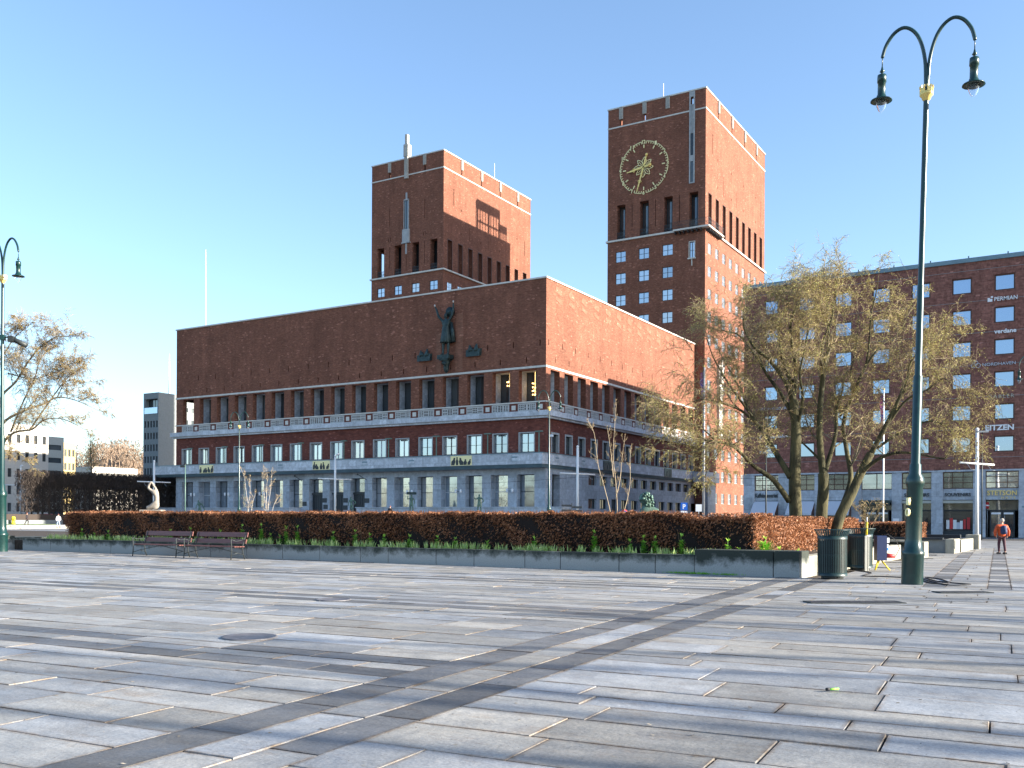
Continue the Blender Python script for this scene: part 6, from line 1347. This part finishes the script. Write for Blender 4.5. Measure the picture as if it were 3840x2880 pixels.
# a tree of the same kind outside the frame to the right: it casts the soft shadow bands over the slabs
for k, (x, y, h) in enumerate(((80, -70.5, 1.4), (87, -59.5, 1.5), (76, -79.8, 1.3))):
    t = TR(30 + k, 3, 3, 1, .03, 2.0)
    t.limbs([(0, 0, 0), (.1, 0, 2), (0, .1, 4)], .28, .2, 8, False)
    for j in range(6): a = j * 1.05 + k; t.limbs([(0, 0, 3.2 + .1 * j), (1.2 * math.cos(a), 1.2 * math.sin(a), 5.2), (2.2 * math.cos(a), 2.2 * math.sin(a), 7.2), (2.9 * math.cos(a), 2.9 * math.sin(a), 9.3)], .13, .04, 6, True, 3, 2.6)
    T = empty('bare_tree', (x, y, 0), 0, ['nearer', 'farther', 'nearest'][k] + ' budding tree standing beyond the right edge of the view', 'tree'); T.scale = (h, h, h); t.done(T, M['bark_grey'], M['twig'], M['budleaf'])
# young multi-stemmed trees
def young(label, stems, d, mat_, r0, n3, group=None, seed=1, L2=.9):
    t = TR(seed, n3, 3, 1, .02, 1.6)
    for st in stems: t.limbs(A3([(a, b_, d) for a, b_ in st]), r0, .010, 6, True, 5, L2, -.35)
    T = empty('young_tree', tuple(gxy(stems[0][0][0], d)) + (0,), 0, label, 'tree', group); recentre(T, t)
    t.limb.build('stems', mat_, T, False); t.br.build('branches', mat_, T, False); t.tw.build('twigs', M['twig'], T, False)
    obj('young_leaves', leaves_mesh('young_leaves', t.buds[::2], M['budleaf']), None, T)
M['birch_bark'] = mat('birch_bark', (.45, .40, .34), .7)
M['pale_bark'] = mat('pale_young_bark', (.40, .31, .20), .7)
young('tall thin leafless young tree with several stems right of the hall corner', [[(2292, 1990), (2289, 1923), (2264, 1819), (2242, 1740), (2229, 1629), (2208, 1588)], [(2292, 1990), (2314, 1923), (2308, 1800), (2299, 1708), (2305, 1600), (2311, 1518)], [(2320, 1990), (2340, 1920), (2362, 1819), (2362, 1724), (2366, 1690)], [(2310, 1860), (2325, 1800), (2332, 1720), (2342, 1650)], [(2300, 1790), (2290, 1690), (2278, 1610)]], 60, M['pale_bark'], .032, 2, None, 51, .8)
young('pale young birch with golden top, left one before the arcade', [[(930, 1990), (932, 1920), (925, 1860), (918, 1800), (910, 1770)], [(930, 1990), (930, 1900), (938, 1850), (936, 1800)], [(940, 1990), (945, 1900), (955, 1860)]], 85, M['birch_bark'], .03, 4, 'young birches before the arcade', 52, .9)
young('pale young birch with golden top, right one before the arcade', [[(1000, 1990), (998, 1920), (990, 1850), (985, 1790), (988, 1765)], [(1003, 1990), (1006, 1900), (1014, 1840), (1018, 1775)], [(1006, 1990), (1025, 1900), (1040, 1870)], [(998, 1900), (1000, 1840), (1002, 1780)]], 85, M['birch_bark'], .03, 4, 'young birches before the arcade', 53, .9)
x, y = gxy(360, 105); t = TR(60, 3, 3, 1, .05, 3)
t.limbs(A3([(345, 1960, 150), (345, 1800, 150), (340, 1720, 150), (338, 1650, 150)]), .2, .03, 6, True, 14, 2.6, .9)
T = empty('weeping_tree', tuple(gxy(345, 150)) + (.4,), 0, 'small golden weeping tree standing up against the wooded hill', 'tree'); recentre(T, t); t.done(T, M['bark_grey'], mat('golden_twigs', (.42, .28, .10), .8), M['budleaf'])
# dry shrub by the bins
t = TR(70, 3, 3, 1, .012, 1.2)
for k in range(7): a = k * .9; p = at(3235 + 6 * k, 1985, 33); t.limbs([p, p + Vector((.25 * math.cos(a), .25 * math.sin(a), .5)), p + Vector((.5 * math.cos(a), .5 * math.sin(a), .75))], .014, .006, 4, True, 5, .5, .4)
T = empty('dry_shrub', tuple(gxy(3255, 33)) + (.4,), 0, 'small bare reddish shrub above the hedge right of the leaning tree', 'shrub'); recentre(T, t); t.done(T, M['bark_grey'], M['twig'], M['budleaf'])

# ------------------------------------------------------------------ people and statues
def person(px, d, h, label, jacket, trousers, rz=YAW, z=0.0, stride=.16, pack=None, hair=None, sitting=False, name='person', cat='person'):
    x, y = gxy(px, d); t = empty(name, (x, y, z), rz, label, cat); s = h / 1.75
    hz_ = .95
    L = [(0, 0, hz_, (.14, .10)), (0, 0, 1.15, (.13, .10)), (0, 0, 1.36, (.17, .11)), (0, -.0, 1.47, (.055, .055)), (0, .01, 1.56, (.072, .08)), (0, .0, 1.66, (.075, .085)), (0, 0, 1.73, (.04, .045)),
         (-.19, 0, 1.40, .055), (-.26, .03, 1.12, .042), (-.25, -.05 + .08, .88, .034), (-.25, .04, .80, .028), (.19, 0, 1.40, .055), (.27, -.04, 1.12, .042), (.27, .0, .88, .034), (.27, .03, .80, .028),
         (-.09, 0, .88, .085), (-.10, stride * .6, .50, .06), (-.10, stride * .35, .10, .042), (-.10, stride * .35 + .13, .035, .035), (.09, 0, .88, .085), (.10, -stride * .35, .50, .06), (.10, -stride, .12, .042), (.10, -stride + .12, .04, .035)]
    E_ = [(0, 1), (1, 2), (2, 3), (3, 4), (4, 5), (5, 6), (2, 7), (7, 8), (8, 9), (9, 10), (2, 11), (11, 12), (12, 13), (13, 14), (0, 15), (15, 16), (16, 17), (17, 18), (0, 19), (19, 20), (20, 21), (21, 22)]
    skin('body', L, E_, M['skin'], t, scale=s)
    skin('jacket', [(0, 0, .80, (.235, .17)), (0, 0, 1.10, (.215, .165)), (0, 0, 1.36, (.225, .15)), (0, 0, 1.47, (.09, .08)), (-.23, 0, 1.38, .09), (-.32, .03, 1.12, .08), (-.30, .03, .86, .065), (.23, 0, 1.38, .09), (.33, -.04, 1.12, .08), (.32, .0, .86, .065)], [(0, 1), (1, 2), (2, 3), (2, 4), (4, 5), (5, 6), (2, 7), (7, 8), (8, 9)], jacket, t, scale=s)
    skin('trousers', [(0, 0, .93, (.15, .11)), (-.09, 0, .84, .10), (-.10, stride * .6, .50, .075), (-.10, stride * .35, .10, .058), (.09, 0, .84, .10), (.10, -stride * .35, .50, .075), (.10, -stride, .12, .058)], [(0, 1), (1, 2), (2, 3), (0, 4), (4, 5), (5, 6)], trousers, t, scale=s)
    b = MB(); b.ball((0, -.02 * s, 1.665 * s), .098 * s, 12, 1.1); b.build('hair', hair or M['wood'], t, False)
    for k, (sx, yy) in enumerate(((-.10, stride * .35), (.10, -stride))): b = MB(); b.cbox((sx - .05) * s, (sx + .05) * s, (yy - .08) * s, (yy + .17) * s, 0, .09 * s, .02); b.build('shoe', M['rubber'], t, False)
    if pack: b = MB(); b.lathe([(.02 * s, .96 * s), (.13 * s, 1.0 * s), (.15 * s, 1.1 * s), (.145 * s, 1.28 * s), (.11 * s, 1.38 * s), (.02 * s, 1.42 * s)], 14, (0, -.20 * s, 0)); b.lathe([(.02 * s, 1.02 * s), (.08 * s, 1.05 * s), (.08 * s, 1.2 * s), (.02 * s, 1.22 * s)], 10, (0, -.30 * s, 0)); b.build('backpack', pack, t, False)
    return t
M['orange'] = mat('orange_jacket', (.50, .075, .018), .7, noise=.15, nscale=6); M['dark_cloth'] = mat('dark_cloth', (.03, .025, .03), .8); M['maroon'] = mat('maroon_trousers', (.08, .03, .04), .8); M['navy'] = mat('navy_cloth', (.02, .035, .10), .7); M['greyhair'] = mat('grey_hair', (.42, .36, .30), .8)
person(3757, 40.9, 1.52, 'person in an orange jacket with a dark blue backpack walking away at the right', M['orange'], M['maroon'], pack=M['navy'], hair=M['greyhair'])
person(219, 106, 1.5, 'person in white walking just left of the hedge end', M['white'], mat('pale_jeans', (.3, .38, .5), .8), rz=YAW + 1.2, z=.2, stride=.2)
person(101, 112, 1.45, 'person in dark clothes jogging on the far square at the left', M['dark_cloth'], M['dark_cloth'], rz=YAW - 1.2, z=.4, stride=.3)
t = person(1463, 95, 1.5, 'person in a black jacket seen from the chest up before the plinth', M['dark_cloth'], M['dark_cloth'], rz=YAW + 2.6, z=1.15, stride=.05)
m_ = MB(); m_.cbox(-1.6, 1.6, -.9, .9, 0, 1.14, .02); tag(m_.build('granite_ledge', M['stone_pier'], None, loc=(t.location.x, t.location.y, 0)), 'low granite ledge under the person in black, hidden by the hedge', 'ledge')
for px, d, jk, lb in ((360, 70, M['skin'], 'pink headed person'), (498, 72, M['white'], 'person with light cap'), (536, 71, M['sign_white'], 'person in white hood')):
    person(px, d, 1.72, lb + ' walking behind the hedge, only the head showing', jk, M['dark_cloth'], hair=M['greyhair'] if px != 536 else M['white'])
x, y = gxy(50, 119); t = empty('hydrant', (x, y, .4), 0, 'small yellow hydrant on the grass strip at the far left', 'hydrant'); b = MB(); b.lathe([(.26, 0), (.26, .2), (.2, .25), (.2, .75), (.24, .8), (.2, .95), (.05, 1.02)], 14, cap=True); b.box(-.34, .34, -.1, .1, .5, .68); b.build('body', M['yellow'], t, False)
# four bronze figures on granite pedestals before the hall
def bronze(px, d, label, arms, extra=None, zf=1.85, rz=YAW, lean=0):
    x, y = gxy(px, d); t = empty('bronze_statue', (x, y, 0), rz, label, 'statue', 'bronze figures before the arcade')
    b = MB(); b.cbox(-.75, .75, -.6, .6, 0, zf, .03); b.build('pedestal', M['stone_pier'], t)
    J = [(0, 0, 1.05, (.17, .13)), (lean * .3, 0, 1.35, (.15, .12)), (lean * .6, 0, 1.62, (.21, .14)), (lean * .8, 0, 1.78, .07), (lean, 0, 1.93, (.11, .12)), (lean, 0, 2.04, .06), (-.11, 0, .95, .11), (-.14, .05, .5, .08), (-.16, .0, .08, .06), (-.16, -.14, .04, .05), (.11, 0, .95, .11), (.16, -.08, .5, .08), (.14, .05, .08, .06), (.14, -.1, .04, .05)] + arms
    n = 14; E_ = [(0, 1), (1, 2), (2, 3), (3, 4), (4, 5), (0, 6), (6, 7), (7, 8), (8, 9), (0, 10), (10, 11), (11, 12), (12, 13), (2, n), (n, n + 1), (n + 1, n + 2), (2, n + 3), (n + 3, n + 4), (n + 4, n + 5)]
    o = skin('figure', J, E_, M['bronze_green'], t, (0, 0, zf))
    if extra: extra(t, zf)
up = lambda s: [(s * .25, 0, 1.62, .07), (s * .42, -.05, 1.55, .055), (s * .36, -.1, 1.95, .045)]
dn = lambda s: [(s * .25, 0, 1.6, .07), (s * .32, .02, 1.28, .055), (s * .32, -.05, 1.0, .045)]
hip = lambda s: [(s * .25, 0, 1.62, .07), (s * .48, .05, 1.35, .06), (s * .22, -.08, 1.12, .05)]
def boxtop(t, zf): b = MB(); b.cbox(-.5, .5, -.25, .25, zf + 2.05, zf + 2.3, .03); b.build('carried_box', M['bronze'], t)
bronze(1543, 100, 'bronze man carrying a box on his head, before the arcade', up(-1) + dn(1), boxtop)
bronze(1797, 96, 'bronze man with hand on hip under the right gilded relief', hip(1) + [(-.25, 0, 1.6, .07), (-.4, -.2, 1.5, .055), (-.5, -.3, 1.7, .045)], None)
bronze(1318, 106, 'bronze striding man beside the right entrance door', dn(-1) + hip(1), None, 1.75, lean=-.1)
bronze(749, 118, 'stooping bronze figure near the left end of the arcade', [(-.25, -.1, 1.55, .07), (-.35, -.3, 1.3, .055), (-.35, -.35, 1.0, .045), (.25, .0, 1.55, .08), (.45, .1, 1.1, .06), (.6, .15, .7, .04)], None, 1.5, lean=-.2)
# pale stone sculpture: a kneeling figure bending back with arms over the head
x, y = gxy(584, 60); t = empty('stone_sculpture', (x, y, 0), YAW, 'pale granite nude kneeling with arms raised over the head above the hedge', 'sculpture')
b = MB(); b.cbox(-.85, .45, -.5, .5, 0, 1.86, .03); b.build('pedestal', M['stone_figure'], t)
skin('figure', [(0, 0, 2.13, (.24, .22)), (.06, 0, 2.4, (.17, .16)), (.05, 0, 2.75, (.18, .16)), (-.08, 0, 2.96, (.16, .14)), (-.3, -.02, 3.08, .10), (-.47, -.02, 3.22, .085), (-.44, -.02, 3.4, .07), (-.34, -.02, 3.56, .085), (-.26, 0, 3.6, .07), (-.16, .05, 3.38, .07), (.0, .08, 3.12, .09), (-.3, 0, 2.05, .17), (-.6, 0, 1.95, .12), (.15, 0, 1.95, .14)],
     [(0, 1), (1, 2), (2, 3), (3, 4), (4, 5), (5, 6), (6, 7), (7, 8), (8, 9), (9, 10), (10, 3), (0, 11), (11, 12), (0, 13)], M['stone_figure'], t, sub=2)
# green bronze half figure with curly hair, seen from behind over the hedge
x, y = gxy(2430, 36); t = empty('bronze_nude', (x, y, 0), YAW, 'green bronze figure with curly hair seen from behind above the hedge', 'statue'); t.scale = (1.14, 1.14, 1.14)
skin('body', [(.05, 0, .9, (.28, .2)), (.05, 0, 1.2, (.22, .17)), (.03, 0, 1.48, (.26, .17)), (-.06, 0, 1.68, (.10, .10)), (-.11, -.0, 1.86, (.15, .17)), (-.13, 0, 2.0, (.10, .12)), (.28, 0, 1.52, .11), (.33, -.02, 1.2, .08), (.22, -.1, .95, .06), (-.22, 0, 1.5, .10), (-.33, -.1, 1.2, .08), (-.3, -.25, 1.0, .06)], [(0, 1), (1, 2), (2, 3), (3, 4), (4, 5), (2, 6), (6, 7), (7, 8), (2, 9), (9, 10), (10, 11)], M['bronze_green'], t, sub=2)
b = MB(); rr = random.Random(4)
for k in range(90):
    v = rvec(rr); v = Vector((v.x * .20, v.y * .2, v.z * .19)); 
    if v.y > .08 and v.z < .02: continue
    b.ball((-.09 + v.x + .03, v.y, 1.92 + v.z), rr.uniform(.035, .055), 6)
for k in range(25): b.ball((-.0 + rr.uniform(-.08, .16), -.08 + rr.uniform(-.05, .05), 1.72 + rr.uniform(-.06, .1)), .045, 6)
b.build('hair', M['bronze_green'], t, False); b = MB(); b.cbox(-.6, .6, -.5, .5, 0, .95, .03); b.build('pedestal', M['stone_pier'], t)
x, y = gxy(2303, 45); t = empty('bronze_child', (x, y, 0), YAW, 'small green bronze head just above the hedge, left of the larger one', 'statue')
skin('body', [(0, 0, .9, (.16, .13)), (0, 0, 1.25, (.15, .12)), (0, 0, 1.42, .06), (0, 0, 1.58, (.11, .12)), (0, 0, 1.68, .07), (-.2, 0, 1.3, .06), (.2, 0, 1.3, .06)], [(0, 1), (1, 2), (2, 3), (3, 4), (1, 5), (1, 6)], M['bronze_green'], t); b = MB(); b.cbox(-.4, .4, -.4, .4, 0, .9, .03); b.build('pedestal', M['stone_pier'], t)
# white bollards before the plinth
b = MB(); b.tube([(0, 0, 0), (0, 0, 1.0)], .07, 8); bm_ = b.mesh('bollard', False); bm_.materials.append(M['white'])
for k, px in enumerate((1333, 1361, 1384, 1436)):
    d = 100; x, y = gxy(px, d); tag(obj('bollard', bm_, None, None, (x, y, 1.2 if k in (1, 2) else 1.0)), 'white post end above the hedge, %s of four left of the person in black' % ['leftmost', 'second', 'third', 'nearest'][k], 'bollard', 'white bollards before the plinth')
